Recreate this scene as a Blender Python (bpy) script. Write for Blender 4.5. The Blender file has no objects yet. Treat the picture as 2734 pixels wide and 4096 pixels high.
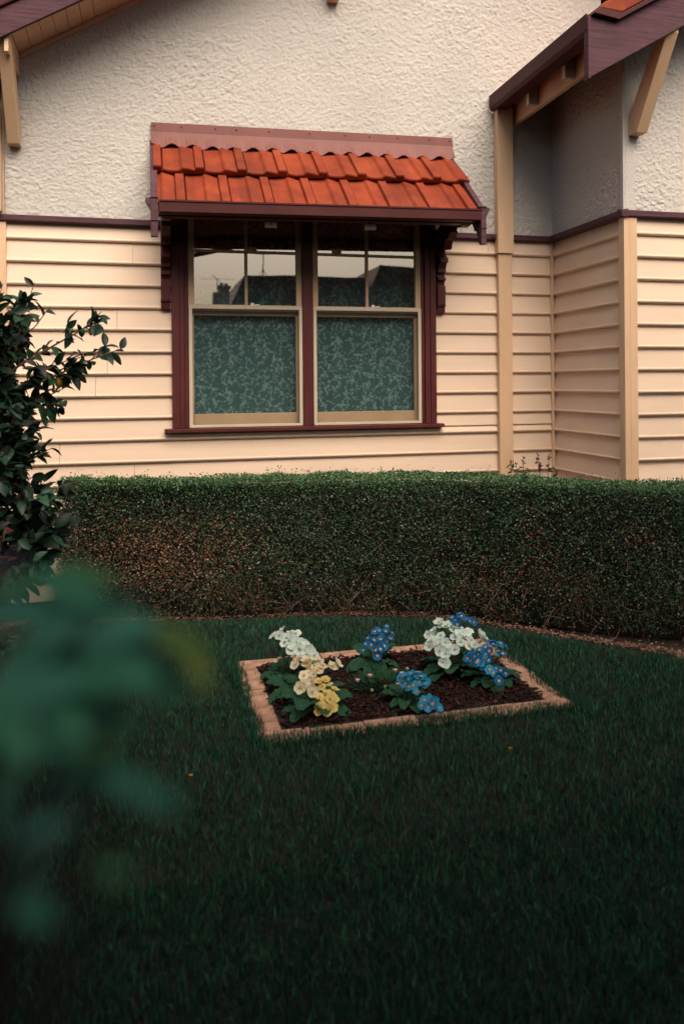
import bpy, math, random
import numpy as np
from mathutils import Vector, Matrix

random.seed(7)
rng = np.random.default_rng(11)
scene = bpy.context.scene
COL = scene.collection
R = math.radians

# ------------------------------------------------------------------ camera
cam_d = bpy.data.cameras.new('camera')
cam = bpy.data.objects.new('camera', cam_d)
COL.objects.link(cam)
scene.camera = cam
cam_d.sensor_fit = 'AUTO'
cam_d.sensor_width = 36.0
cam_d.lens = 27.43
cam_d.shift_y = -0.1258
cam_d.clip_start = 0.02
cam_d.clip_end = 2000
cam.matrix_world = Matrix.Translation((0, -5.7, 1.5)) @ Matrix.Rotation(R(-13.8), 4, 'Z') @ Matrix.Rotation(R(90), 4, 'X') @ Matrix.Rotation(-0.0079, 4, 'Z')
cam_d.dof.use_dof = True
cam_d.dof.focus_distance = 5.0
cam_d.dof.aperture_fstop = 2.0

# ------------------------------------------------------------------ world, sun, exposure
SUN_EL, SUN_AZ = 50.0, 172.0          # azimuth clockwise from +Y
world = bpy.data.worlds.new('World')
scene.world = world
world.use_nodes = True
nt = world.node_tree
nt.nodes.clear()
wo = nt.nodes.new('ShaderNodeOutputWorld')
bg = nt.nodes.new('ShaderNodeBackground')
sky = nt.nodes.new('ShaderNodeTexSky')
sky.sky_type = 'NISHITA'
sky.sun_disc = False
sky.sun_elevation = R(SUN_EL)
sky.sun_rotation = R(SUN_AZ)
sky.dust_density = 8.0
sky.ozone_density = 0.2
bg.inputs['Strength'].default_value = 0.14
nt.links.new(sky.outputs[0], bg.inputs['Color'])
nt.links.new(bg.outputs[0], wo.inputs['Surface'])

sun_d = bpy.data.lights.new('sun', 'SUN')
sun_d.energy = 3.75
sun_d.angle = R(60)
sun_d.color = (1.0, 0.86, 0.73)
sun = bpy.data.objects.new('sun', sun_d)
COL.objects.link(sun)
sd = Vector((math.sin(R(SUN_AZ)) * math.cos(R(SUN_EL)), math.cos(R(SUN_AZ)) * math.cos(R(SUN_EL)), math.sin(R(SUN_EL))))
sun.rotation_euler = sd.to_track_quat('Z', 'Y').to_euler()
sun.location = sd * 60

scene.view_settings.view_transform = 'Standard'
scene.view_settings.look = 'None'
scene.view_settings.exposure = 0.03
scene.view_settings.gamma = 1.0
scene.cycles.use_denoising = True
scene.cycles.max_bounces = 8
scene.cycles.transparent_max_bounces = 16
scene.cycles.caustics_reflective = False
scene.cycles.caustics_refractive = False


# ------------------------------------------------------------------ materials
def newmat(name):
    m = bpy.data.materials.new(name)
    m.use_nodes = True
    n = m.node_tree
    b = n.nodes['Principled BSDF']
    return m, n, b


def ramp(n, stops):
    r = n.nodes.new('ShaderNodeValToRGB')
    e = r.color_ramp.elements
    while len(e) < len(stops):
        e.new(0.5)
    for el, (p, c) in zip(e, stops):
        el.position = p
        el.color = (c[0], c[1], c[2], 1) if hasattr(c, '__len__') else (c, c, c, 1)
    return r


def obj_coord(n, scale=(1, 1, 1)):
    t = n.nodes.new('ShaderNodeTexCoord')
    m = n.nodes.new('ShaderNodeMapping')
    m.inputs['Scale'].default_value = scale
    n.links.new(t.outputs['Object'], m.inputs['Vector'])
    return m.outputs[0]


def noise(n, vec, scale, detail=4, rough=0.55):
    t = n.nodes.new('ShaderNodeTexNoise')
    t.inputs['Scale'].default_value = scale
    t.inputs['Detail'].default_value = detail
    t.inputs['Roughness'].default_value = rough
    n.links.new(vec, t.inputs['Vector'])
    return t.outputs['Fac']


def mixc(n, fac, a, b, mode='MIX'):
    m = n.nodes.new('ShaderNodeMix')
    m.data_type = 'RGBA'
    m.blend_type = mode
    for sock, v in ((m.inputs[0], fac), (m.inputs[6], a), (m.inputs[7], b)):
        if hasattr(v, 'links'):
            n.links.new(v, sock)
        elif hasattr(v, '__len__'):
            sock.default_value = (v[0], v[1], v[2], 1)
        else:
            sock.default_value = v
    return m.outputs[2]


def bump(n, b, h, strength, dist):
    bn = n.nodes.new('ShaderNodeBump')
    bn.inputs['Strength'].default_value = strength
    bn.inputs['Distance'].default_value = dist
    n.links.new(h, bn.inputs['Height'])
    n.links.new(bn.outputs[0], b.inputs['Normal'])
    return bn


def paint(name, c, rough=0.5, var=0.12, scale=6, bstr=0.25, bdist=0.002, stretch=(1, 1, 1), wear=None, spec=0.4):
    m, n, b = newmat(name)
    v = obj_coord(n, stretch)
    f1 = noise(n, v, scale, 5)
    r1 = ramp(n, [(0.3, tuple(x * (1 - var) for x in c)), (0.7, tuple(min(1, x * (1 + var)) for x in c))])
    n.links.new(f1, r1.inputs[0])
    out = r1.outputs[0]
    if wear:
        f2 = noise(n, v, scale * 7, 6, 0.7)
        r2 = ramp(n, [(0.66, 0), (0.74, 1)])
        n.links.new(f2, r2.inputs[0])
        out = mixc(n, r2.outputs[0], out, wear)
    n.links.new(out, b.inputs['Base Color'])
    b.inputs['Roughness'].default_value = rough
    b.inputs['Specular IOR Level'].default_value = spec
    f3 = noise(n, v, scale * 12, 4, 0.6)
    bump(n, b, f3, bstr, bdist)
    return m


BOARD = paint('board_paint', (0.705, 0.535, 0.40), 0.55, 0.06, 3, 0.25, 0.001, (0.35, 1, 3))
TRIM = paint('trim_paint', (0.64, 0.43, 0.27), 0.5, 0.07, 4, 0.25, 0.001, (2, 2, 0.6))
SASH = paint('sash_paint', (0.52, 0.36, 0.21), 0.45, 0.08, 5, 0.2, 0.001)
ALU = paint('cream_aluminium', (0.55, 0.47, 0.36), 0.4, 0.05, 5, 0.1, 0.0005)
MAROON = paint('maroon_paint', (0.085, 0.020, 0.020), 0.45, 0.2, 7, 0.5, 0.002, (2, 2, 0.7), wear=(0.13, 0.05, 0.045), spec=0.25)
PLUM = paint('plum_timber', (0.092, 0.042, 0.053), 0.65, 0.32, 9, 0.9, 0.004, (0.35, 3, 6), wear=(0.045, 0.02, 0.024), spec=0.2)
GUTTER = paint('maroon_metal', (0.062, 0.015, 0.015), 0.5, 0.15, 4, 0.15, 0.001, spec=0.15)
FLASH = paint('dusty_red_flashing', (0.175, 0.060, 0.050), 0.6, 0.14, 7, 0.3, 0.0015, (1, 1, 0.5), wear=(0.34, 0.20, 0.165))
SCREW = paint('screw_paint', (0.22, 0.075, 0.06), 0.5)
DARKROOM = paint('unlit_room_black', (0.01, 0.009, 0.008), 0.9)
TAG = paint('white_plastic', (0.75, 0.68, 0.58), 0.5, 0.03)
ROOFGREY = paint('weathered_tiles', (0.10, 0.055, 0.045), 0.8, 0.3, 2)
RENDER = paint('far_render', (0.35, 0.28, 0.21), 0.8, 0.1, 2)
WHITEP = paint('white_window_paint', (0.7, 0.66, 0.6), 0.5)
METAL = paint('dull_metal', (0.12, 0.11, 0.10), 0.5)
ROADM = paint('asphalt', (0.05, 0.048, 0.046), 0.9, 0.2, 30)
PAVEM = paint('concrete', (0.26, 0.24, 0.21), 0.85, 0.15, 5)


def mat_stucco():
    m, n, b = newmat('rough_cast_stucco')
    v = obj_coord(n)
    f1 = noise(n, v, 1.3, 4)
    r1 = ramp(n, [(0.35, (0.485, 0.462, 0.428)), (0.65, (0.535, 0.508, 0.468))])
    n.links.new(f1, r1.inputs[0])
    n.links.new(r1.outputs[0], b.inputs['Base Color'])
    b.inputs['Roughness'].default_value = 0.9
    b.inputs['Specular IOR Level'].default_value = 0.15
    f2 = noise(n, v, 110, 5, 0.6)
    bump(n, b, f2, 0.9, 0.006)
    return m


STUCCO = mat_stucco()


def mat_tile():
    m, n, b = newmat('terracotta_tile')
    v = obj_coord(n)
    f1 = noise(n, v, 5, 6, 0.6)
    r1 = ramp(n, [(0.3, (0.16, 0.023, 0.008)), (0.5, (0.235, 0.036, 0.011)), (0.68, (0.29, 0.050, 0.016)), (0.8, (0.23, 0.056, 0.028))])
    n.links.new(f1, r1.inputs[0])
    f2 = noise(n, v, 160, 3, 0.7)
    r2 = ramp(n, [(0.3, 0.72), (0.6, 1.0)])
    n.links.new(f2, r2.inputs[0])
    c = mixc(n, 1.0, r1.outputs[0], r2.outputs[0], 'MULTIPLY')
    f3 = noise(n, v, 17, 5, 0.75)
    r3 = ramp(n, [(0.69, 0), (0.74, 1)])
    n.links.new(f3, r3.inputs[0])
    c = mixc(n, r3.outputs[0], c, (0.38, 0.22, 0.15))
    sp = n.nodes.new('ShaderNodeSeparateXYZ')
    n.links.new(v, sp.inputs[0])
    mx_ = n.nodes.new('ShaderNodeMath')
    mx_.operation = 'MULTIPLY_ADD'
    mx_.inputs[1].default_value = 1 / 0.1415
    mx_.inputs[2].default_value = 6.95
    n.links.new(sp.outputs['X'], mx_.inputs[0])
    fl_ = n.nodes.new('ShaderNodeMath')
    fl_.operation = 'FLOOR'
    n.links.new(mx_.outputs[0], fl_.inputs[0])
    wn_ = n.nodes.new('ShaderNodeTexWhiteNoise')
    wn_.noise_dimensions = '1D'
    n.links.new(fl_.outputs[0], wn_.inputs['W'])
    r4 = ramp(n, [(0.0, 0.88), (1.0, 1.1)])
    n.links.new(wn_.outputs['Value'], r4.inputs[0])
    c = mixc(n, 1.0, c, r4.outputs[0], 'MULTIPLY')
    f5 = noise(n, v, 3.2, 6, 0.7)
    r5 = ramp(n, [(0.55, 0), (0.75, 0.35)])
    n.links.new(f5, r5.inputs[0])
    c = mixc(n, r5.outputs[0], c, (0.13, 0.045, 0.028))
    n.links.new(c, b.inputs['Base Color'])
    b.inputs['Roughness'].default_value = 0.7
    b.inputs['Specular IOR Level'].default_value = 0.25
    bump(n, b, f2, 0.3, 0.002)
    return m


TILE = mat_tile()


def mat_brick():
    m, n, b = newmat('tan_brick')
    v = obj_coord(n)
    oi = n.nodes.new('ShaderNodeObjectInfo')
    r0 = ramp(n, [(0, (0.47, 0.26, 0.165)), (0.5, (0.58, 0.34, 0.22)), (1, (0.50, 0.28, 0.18))])
    n.links.new(oi.outputs['Random'], r0.inputs[0])
    f = noise(n, v, 14, 6, 0.65)
    r1 = ramp(n, [(0.32, 0.42), (0.6, 1.0), (0.75, 1.12)])
    n.links.new(f, r1.inputs[0])
    c = mixc(n, 1.0, r0.outputs[0], r1.outputs[0], 'MULTIPLY')
    n.links.new(c, b.inputs['Base Color'])
    b.inputs['Roughness'].default_value = 0.9
    f2 = noise(n, v, 150, 4, 0.7)
    bump(n, b, f2, 0.5, 0.003)
    return m


BRICK = mat_brick()


def leafmat(name, stops, rough=0.45, spec=0.4, trans=0.12, vein=False):
    """colour picked per leaf; a little light passes through"""
    m, n, b = newmat(name)
    g = n.nodes.new('ShaderNodeNewGeometry')
    k = len(stops)
    r = ramp(n, [(i / max(1, k - 1), c) for i, c in enumerate(stops)])
    n.links.new(g.outputs['Random Per Island'], r.inputs[0])
    out = r.outputs[0]
    v = obj_coord(n)
    f = noise(n, v, 60, 3)
    r2 = ramp(n, [(0.3, 0.75), (0.7, 1.15)])
    n.links.new(f, r2.inputs[0])
    out = mixc(n, 1.0, out, r2.outputs[0], 'MULTIPLY')
    n.links.new(out, b.inputs['Base Color'])
    b.inputs['Roughness'].default_value = rough
    b.inputs['Specular IOR Level'].default_value = spec
    if vein:
        bump(n, b, noise(n, v, 120, 4, 0.65), 1.0, 0.010)
    if trans > 0:
        t = n.nodes.new('ShaderNodeBsdfTranslucent')
        n.links.new(out, t.inputs['Color'])
        mx = n.nodes.new('ShaderNodeMixShader')
        mx.inputs[0].default_value = trans
        n.links.new(b.outputs[0], mx.inputs[1])
        n.links.new(t.outputs[0], mx.inputs[2])
        n.links.new(mx.outputs[0], n.nodes['Material Output'].inputs['Surface'])
    return m


HEDGE_G = leafmat('box_leaf_green', [(0.020, 0.050, 0.026), (0.04, 0.10, 0.05), (0.04, 0.09, 0.041), (0.06, 0.115, 0.052)], 0.4, 0.45)
HEDGE_TOP = leafmat('box_leaf_fresh', [(0.045, 0.12, 0.05), (0.075, 0.18, 0.07), (0.12, 0.23, 0.085)], 0.4, 0.45)
HEDGE_B = leafmat('box_leaf_dry', [(0.22, 0.10, 0.05), (0.36, 0.21, 0.13), (0.14, 0.06, 0.03), (0.20, 0.10, 0.055), (0.50, 0.36, 0.26)], 0.7, 0.2)
TWIG = paint('twig_bark', (0.17, 0.10, 0.06), 0.8, 0.3, 20)
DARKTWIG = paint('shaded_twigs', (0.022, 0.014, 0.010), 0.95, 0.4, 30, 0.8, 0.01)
GRASSM = leafmat('grass_blade', [(0.045, 0.030, 0.020), (0.008, 0.034, 0.017), (0.010, 0.048, 0.024), (0.012, 0.063, 0.032), (0.016, 0.087, 0.044), (0.024, 0.13, 0.066), (0.066, 0.25, 0.135)], 0.5, 0.3, 0.15)
LEMONL = leafmat('lemon_leaf', [(0.007, 0.015, 0.008), (0.009, 0.021, 0.011), (0.011, 0.032, 0.017), (0.014, 0.046, 0.024), (0.030, 0.085, 0.045)], 0.42, 0.28, 0.08)
PRIML = leafmat('primrose_leaf', [(0.026, 0.095, 0.046), (0.045, 0.13, 0.065)], 0.75, 0.15, 0.15, True)
FOREL = leafmat('shrub_leaf', [(0.07, 0.30, 0.17), (0.12, 0.43, 0.26), (0.06, 0.25, 0.16)], 0.5, 0.3, 0.25)
FOREY = leafmat('shrub_leaf_yellow', [(0.26, 0.34, 0.08), (0.20, 0.33, 0.09)], 0.5, 0.3, 0.25)
FORED = leafmat('shrub_leaf_dark', [(0.025, 0.11, 0.065), (0.045, 0.18, 0.11), (0.02, 0.08, 0.06)], 0.5, 0.3, 0.2)
FOREO = leafmat('shrub_leaf_olive', [(0.12, 0.33, 0.11), (0.12, 0.34, 0.14)], 0.5, 0.3, 0.25)
REDL = leafmat('red_leaf', [(0.05, 0.016, 0.014), (0.085, 0.025, 0.02), (0.03, 0.035, 0.014), (0.06, 0.03, 0.016)], 0.5, 0.3)
STEMG = paint('green_stem', (0.07, 0.11, 0.05), 0.6, 0.2, 20)
LITTERM = leafmat('dry_litter', [(0.22, 0.11, 0.06), (0.34, 0.20, 0.13), (0.13, 0.06, 0.035), (0.42, 0.29, 0.21)], 0.8, 0.15, 0)
MULCHM = leafmat('bark_chip', [(0.018, 0.008, 0.007), (0.026, 0.010, 0.008), (0.04, 0.014, 0.011), (0.013, 0.007, 0.006), (0.022, 0.010, 0.008), (0.11, 0.035, 0.028)], 0.8, 0.2, 0)
SHADEL = leafmat('shade_screen_leaf', [(0.015, 0.03, 0.012), (0.025, 0.05, 0.02)], 0.5, 0.3)  # leaves of the hedge and tree added for shade


def mat_soil(name, a, b_):
    m, n, b = newmat(name)
    v = obj_coord(n)
    f = noise(n, v, 9, 7, 0.7)
    r1 = ramp(n, [(0.3, a), (0.7, b_)])
    n.links.new(f, r1.inputs[0])
    n.links.new(r1.outputs[0], b.inputs['Base Color'])
    b.inputs['Roughness'].default_value = 0.95
    bump(n, b, noise(n, v, 60, 6, 0.7), 0.8, 0.02)
    return m


SOIL = mat_soil('dark_soil', (0.018, 0.011, 0.008), (0.05, 0.030, 0.02))
LAWNSOIL = mat_soil('lawn_thatch', (0.018, 0.013, 0.010), (0.034, 0.025, 0.019))


def simple(name, c, rough=0.5, spec=0.3, trans=0.0):
    m, n, b = newmat(name)
    v = obj_coord(n)
    f = noise(n, v, 90, 3)
    r1 = ramp(n, [(0.3, tuple(x * 0.88 for x in c)), (0.7, tuple(min(1, x * 1.06) for x in c))])
    n.links.new(f, r1.inputs[0])
    oi = n.nodes.new('ShaderNodeObjectInfo')
    r9 = ramp(n, [(0.0, 0.74), (1.0, 1.05)])
    n.links.new(oi.outputs['Random'], r9.inputs[0])
    cc_ = mixc(n, 1.0, r1.outputs[0], r9.outputs[0], 'MULTIPLY')
    n.links.new(cc_, b.inputs['Base Color'])
    b.inputs['Roughness'].default_value = rough
    b.inputs['Specular IOR Level'].default_value = spec
    if trans:
        t = n.nodes.new('ShaderNodeBsdfTranslucent')
        n.links.new(cc_, t.inputs['Color'])
        mx = n.nodes.new('ShaderNodeMixShader')
        mx.inputs[0].default_value = trans
        n.links.new(b.outputs[0], mx.inputs[1])
        n.links.new(t.outputs[0], mx.inputs[2])
        n.links.new(mx.outputs[0], n.nodes['Material Output'].inputs['Surface'])
    return m


P_WHITE = simple('white_petal', (0.76, 0.88, 0.80), 0.6, 0.2, 0.25)
P_CREAM = simple('cream_petal', (0.86, 0.80, 0.56), 0.6, 0.2, 0.25)
P_YELLOW = simple('yellow_petal', (0.86, 0.70, 0.24), 0.6, 0.2, 0.25)
P_BLUE = simple('blue_petal', (0.008, 0.15, 0.36), 0.6, 0.2, 0.2)
P_LBLUE = simple('light_blue_petal', (0.03, 0.31, 0.52), 0.6, 0.2, 0.2)
P_PINK = simple('pink_petal', (0.72, 0.42, 0.45), 0.6, 0.2, 0.2)
EYE_Y = simple('yellow_eye', (0.80, 0.42, 0.07), 0.6)
EYE_O = simple('orange_eye', (0.80, 0.30, 0.03), 0.6)
EYE_G = simple('olive_eye', (0.35, 0.28, 0.05), 0.6)
CALYX = simple('pale_green_calyx', (0.35, 0.42, 0.20), 0.6)
DANDEL = simple('dandelion_yellow', (0.80, 0.36, 0.01), 0.6)
LEMONF = simple('ripe_lemon', (0.62, 0.33, 0.03), 0.45)
LEMONG = simple('green_lemon', (0.03, 0.09, 0.045), 0.4)
BUDM = simple('reddish_bud', (0.18, 0.09, 0.06), 0.6)


def mat_glass(refl=0.39):
    m, n, b = newmat('window_glass')
    n.nodes.remove(b)
    t = n.nodes.new('ShaderNodeBsdfTransparent')
    t.inputs['Color'].default_value = (0.88, 0.92, 0.90, 1)
    g = n.nodes.new('ShaderNodeBsdfGlossy')
    g.inputs['Roughness'].default_value = 0.0
    g.inputs['Color'].default_value = (1, 0.93, 0.85, 1)  # warm sky tone put into the reflection colour of the glass
    mx = n.nodes.new('ShaderNodeMixShader')
    mx.inputs[0].default_value = refl
    n.links.new(t.outputs[0], mx.inputs[1])
    n.links.new(g.outputs[0], mx.inputs[2])
    v = obj_coord(n)
    bn = n.nodes.new('ShaderNodeBump')
    bn.inputs['Strength'].default_value = 0.012
    bn.inputs['Distance'].default_value = 0.02
    n.links.new(noise(n, v, 3.5, 1), bn.inputs['Height'])
    n.links.new(bn.outputs[0], g.inputs['Normal'])
    n.links.new(mx.outputs[0], n.nodes['Material Output'].inputs['Surface'])
    return m


GLASS = mat_glass()
GLASS_LOW = mat_glass(0.12)


def mat_screen():
    m, n, b = newmat('insect_mesh')
    b.inputs['Base Color'].default_value = (0.03, 0.032, 0.032, 1)
    b.inputs['Roughness'].default_value = 0.7
    t = n.nodes.new('ShaderNodeBsdfTransparent')
    v = obj_coord(n)
    w1 = n.nodes.new('ShaderNodeTexWave')
    w1.bands_direction = 'X'
    w1.inputs['Scale'].default_value = 75
    w2 = n.nodes.new('ShaderNodeTexWave')
    w2.bands_direction = 'Z'
    w2.inputs['Scale'].default_value = 75
    n.links.new(v, w1.inputs['Vector'])
    n.links.new(v, w2.inputs['Vector'])
    mm = n.nodes.new('ShaderNodeMath')
    mm.operation = 'MULTIPLY'
    n.links.new(w1.outputs['Fac'], mm.inputs[0])
    n.links.new(w2.outputs['Fac'], mm.inputs[1])
    r = ramp(n, [(0.0, 0.24), (1.0, 0.03)])
    n.links.new(mm.outputs[0], r.inputs[0])
    mx = n.nodes.new('ShaderNodeMixShader')
    n.links.new(r.outputs[0], mx.inputs[0])
    n.links.new(t.outputs[0], mx.inputs[1])
    n.links.new(b.outputs[0], mx.inputs[2])
    n.links.new(mx.outputs[0], n.nodes['Material Output'].inputs['Surface'])
    return m


SCREEN = mat_screen()


def mat_lace():
    m, n, b = newmat('teal_lace')
    v = obj_coord(n, (60, 1, 400))
    f = noise(n, v, 1.0, 3)
    r1 = ramp(n, [(0.3, (0.050, 0.125, 0.130)), (0.7, (0.085, 0.185, 0.190))])
    n.links.new(f, r1.inputs[0])
    n.links.new(r1.outputs[0], b.inputs['Base Color'])
    b.inputs['Roughness'].default_value = 0.9
    b.inputs['Specular IOR Level'].default_value = 0.1
    return m


LACE = mat_lace()
EMBRO = simple('pale_lace_pattern', (0.44, 0.66, 0.63), 0.9, 0.1)


# ------------------------------------------------------------------ mesh helpers
class MB:
    def __init__(self):
        self.v, self.f, self.m = [], [], []

    def add(self, vs, fs, mi=0):
        o = len(self.v)
        self.v += [tuple(p) for p in vs]
        for f in fs:
            self.f.append(tuple(i + o for i in f))
            self.m.append(mi)

    def box(self, x0, x1, y0, y1, z0, z1, mi=0):
        vs = [(x, y, z) for z in (z0, z1) for y in (y0, y1) for x in (x0, x1)]
        self.add(vs, [(0, 2, 3, 1), (4, 5, 7, 6), (0, 1, 5, 4), (1, 3, 7, 5), (3, 2, 6, 7), (2, 0, 4, 6)], mi)

    def prism(self, poly, a0, a1, axis, mi=0):
        """polygon (2D) extruded from a0 to a1 along axis; the 2D axes keep x<y<z order"""
        def P(p, a):
            if axis == 'x':
                return (a, p[0], p[1])
            if axis == 'y':
                return (p[0], a, p[1])
            return (p[0], p[1], a)
        k = len(poly)
        vs = [P(p, a0) for p in poly] + [P(p, a1) for p in poly]
        fs = [tuple(range(k - 1, -1, -1)), tuple(range(k, 2 * k))]
        for i in range(k):
            j = (i + 1) % k
            fs.append((i, j, k + j, k + i))
        self.add(vs, fs, mi)

    def tube(self, pts, rad, n=6, mi=0, cap=True):
        pts = [Vector(p) for p in pts]
        rads = rad if hasattr(rad, '__len__') else [rad] * len(pts)
        vs, fs = [], []
        prev = None
        for i, p in enumerate(pts):
            t = (pts[min(i + 1, len(pts) - 1)] - pts[max(i - 1, 0)])
            if t.length < 1e-9:
                t = Vector((0, 0, 1))
            t.normalize()
            up = prev if prev is not None else (Vector((1, 0, 0)) if abs(t.x) < 0.8 else Vector((0, 1, 0)))
            a = t.cross(up)
            if a.length < 1e-6:
                a = t.cross(Vector((0, 0, 1)))
            a.normalize()
            b = a.cross(t)
            prev = b
            for k in range(n):
                an = 2 * math.pi * k / n
                vs.append(p + (a * math.cos(an) + b * math.sin(an)) * rads[i])
        for i in range(len(pts) - 1):
            for k in range(n):
                k2 = (k + 1) % n
                fs.append((i * n + k, i * n + k2, (i + 1) * n + k2, (i + 1) * n + k))
        if cap:
            fs.append(tuple(range(n - 1, -1, -1)))
            fs.append(tuple((len(pts) - 1) * n + k for k in range(n)))
        self.add(vs, fs, mi)

    def ball(self, c, r, n=10, m=7, mi=0, sc=(1, 1, 1), R3=None):
        vs, fs = [], []
        for i in range(m + 1):
            th = math.pi * i / m
            for k in range(n):
                ph = 2 * math.pi * k / n
                p = Vector((math.sin(th) * math.cos(ph) * sc[0], math.sin(th) * math.sin(ph) * sc[1], math.cos(th) * sc[2])) * r
                if R3:
                    p = R3 @ p
                vs.append(Vector(c) + p)
        for i in range(m):
            for k in range(n):
                k2 = (k + 1) % n
                fs.append((i * n + k, (i + 1) * n + k, (i + 1) * n + k2, i * n + k2))
        self.add(vs, fs, mi)

    def build(self, name, mats, parent=None, org=(0, 0, 0), bev=0, smooth=False):
        me = bpy.data.meshes.new(name)
        ox, oy, oz = org
        me.from_pydata([(x - ox, y - oy, z - oz) for x, y, z in self.v], [], self.f)
        return finish(me, name, mats, parent, self.m, bev, smooth, None if parent else org)


def finish(me, name, mats, parent, mi=None, bev=0, smooth=False, loc=None):
    for m in (mats if isinstance(mats, (list, tuple)) else [mats]):
        me.materials.append(m)
    if mi is not None and len(me.polygons):
        me.polygons.foreach_set('material_index', np.array(mi, dtype=np.int32))
    if smooth:
        me.polygons.foreach_set('use_smooth', np.ones(len(me.polygons), dtype=bool))
    me.update()
    o = bpy.data.objects.new(name, me)
    COL.objects.link(o)
    if parent:
        o.parent = parent
    elif loc is not None:
        o.location = loc
    if bev:
        md = o.modifiers.new('bevel', 'BEVEL')
        md.width = bev
        md.segments = 2
        md.limit_method = 'ANGLE'
    return o


def bulk(name, V, F, mats, parent=None, mi=None, smooth=False, loc=None):
    """V (n,3) array, F (m,k) int array of equal-sized faces, or a list of such arrays"""
    me = bpy.data.meshes.new(name)
    Fs = F if isinstance(F, list) else [F]
    nv = len(V)
    me.vertices.add(nv)
    me.vertices.foreach_set('co', np.ascontiguousarray(V, dtype=np.float32).ravel())
    loops = np.concatenate([f.ravel() for f in Fs]).astype(np.int32)
    tot = np.concatenate([np.full(len(f), f.shape[1]) for f in Fs])
    start = np.concatenate([[0], np.cumsum(tot)[:-1]]).astype(np.int32)
    me.loops.add(len(loops))
    me.loops.foreach_set('vertex_index', loops)
    me.polygons.add(len(tot))
    me.polygons.foreach_set('loop_start', start)
    me.update(calc_edges=True)
    return finish(me, name, mats, parent, mi, 0, smooth, loc)


def empty(name, loc):
    o = bpy.data.objects.new(name, None)
    o.location = loc
    o.empty_display_size = 0.1
    COL.objects.link(o)
    return o


def tag(o, label=None, cat=None, group=None, kind=None):
    if label:
        o['label'] = label
    if cat:
        o['category'] = cat
    if group:
        o['group'] = group
    if kind:
        o['kind'] = kind
    return o


def vnoise2(x, y, seed=0):
    """smooth lattice noise in 0..1"""
    def h(i, j):
        n = (i * 374761393 + j * 668265263 + seed * 1442695041) & 0xFFFFFFFF
        n = ((n ^ (n >> 13)) * 1274126177) & 0xFFFFFFFF
        return ((n ^ (n >> 16)) & 0xFFFF) / 65535.0
    xi = np.floor(x).astype(np.int64)
    yi = np.floor(y).astype(np.int64)
    fx = x - xi
    fy = y - yi
    fx = fx * fx * (3 - 2 * fx)
    fy = fy * fy * (3 - 2 * fy)
    return (h(xi, yi) * (1 - fx) + h(xi + 1, yi) * fx) * (1 - fy) + (h(xi, yi + 1) * (1 - fx) + h(xi + 1, yi + 1) * fx) * fy


def frames(n, t):
    """rotation matrices with columns (side, tip, normal)"""
    t = t / np.linalg.norm(t, axis=1, keepdims=True)
    s = np.cross(t, n)
    s /= np.maximum(np.linalg.norm(s, axis=1, keepdims=True), 1e-6)
    nn = np.cross(s, t)
    return np.stack([s, t, nn], axis=2)


def scatter(TV, TF, pos, rot, scl):
    """instances of a template (vertices in side/tip/normal axes) merged into arrays"""
    TV = np.asarray(TV, float)
    k = len(TV)
    S = scl if np.ndim(scl) == 2 else np.repeat(np.asarray(scl)[:, None], 3, axis=1)
    L = TV[None] * S[:, None, :]
    V = np.einsum('nij,nkj->nki', rot, L) + pos[:, None, :]
    F = []
    N = len(pos)
    for f in TF:
        f = np.asarray(f)
        F.append((f[None] + (np.arange(N) * k)[:, None, None]).reshape(-1, f.shape[1]))
    return V.reshape(-1, 3), F


# leaf templates: x side, y along, z up; a folded blade of six vertices, or a curved one
LEAF6_V = [(0, 0, 0), (-0.5, 0.35, 0.10), (0.5, 0.35, 0.10), (-0.38, 0.72, 0.06), (0.38, 0.72, 0.06), (0, 1, -0.06), (0, 0.36, 0), (0, 0.72, -0.01)]
LEAF6_F = [np.array([(0, 6, 1), (0, 2, 6), (3, 7, 5), (7, 4, 5)]), np.array([(1, 6, 7, 3), (6, 2, 4, 7)])]
DIA_V = [(0, 0, 0), (-0.5, 0.5, 0.08), (0, 1, 0), (0.5, 0.5, 0.08)]
DIA_F = [np.array([(0, 2, 1), (0, 3, 2)])]


def big_leaf_template(n=7, curl=0.25):
    """pointed oval leaf: rows along, three columns (edge, midrib, edge)"""
    vs = []
    for i in range(n + 1):
        t = i / n
        w = 0.5 * math.sin(math.pi * min(1, t * 0.98 + 0.01) ** 0.85) ** 0.8
        z = -curl * t * t
        vs += [(-w, t, z + 0.22 * w), (0, t, z), (w, t, z + 0.22 * w)]
    fs = []
    for i in range(n):
        a = i * 3
        fs += [(a, a + 1, a + 4, a + 3), (a + 1, a + 2, a + 5, a + 4)]
    return vs, [np.array(fs)]


BIG_V, BIG_F = big_leaf_template()

# ================================================================== GROUND
g = MB()
g.add([(-300, -400, -0.012), (300, -400, -0.012), (300, 300, -0.012), (-300, 300, -0.012)], [(0, 1, 2, 3)])
tag(g.build('ground', SOIL), 'dark bare garden soil', None, None, 'structure')

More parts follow.
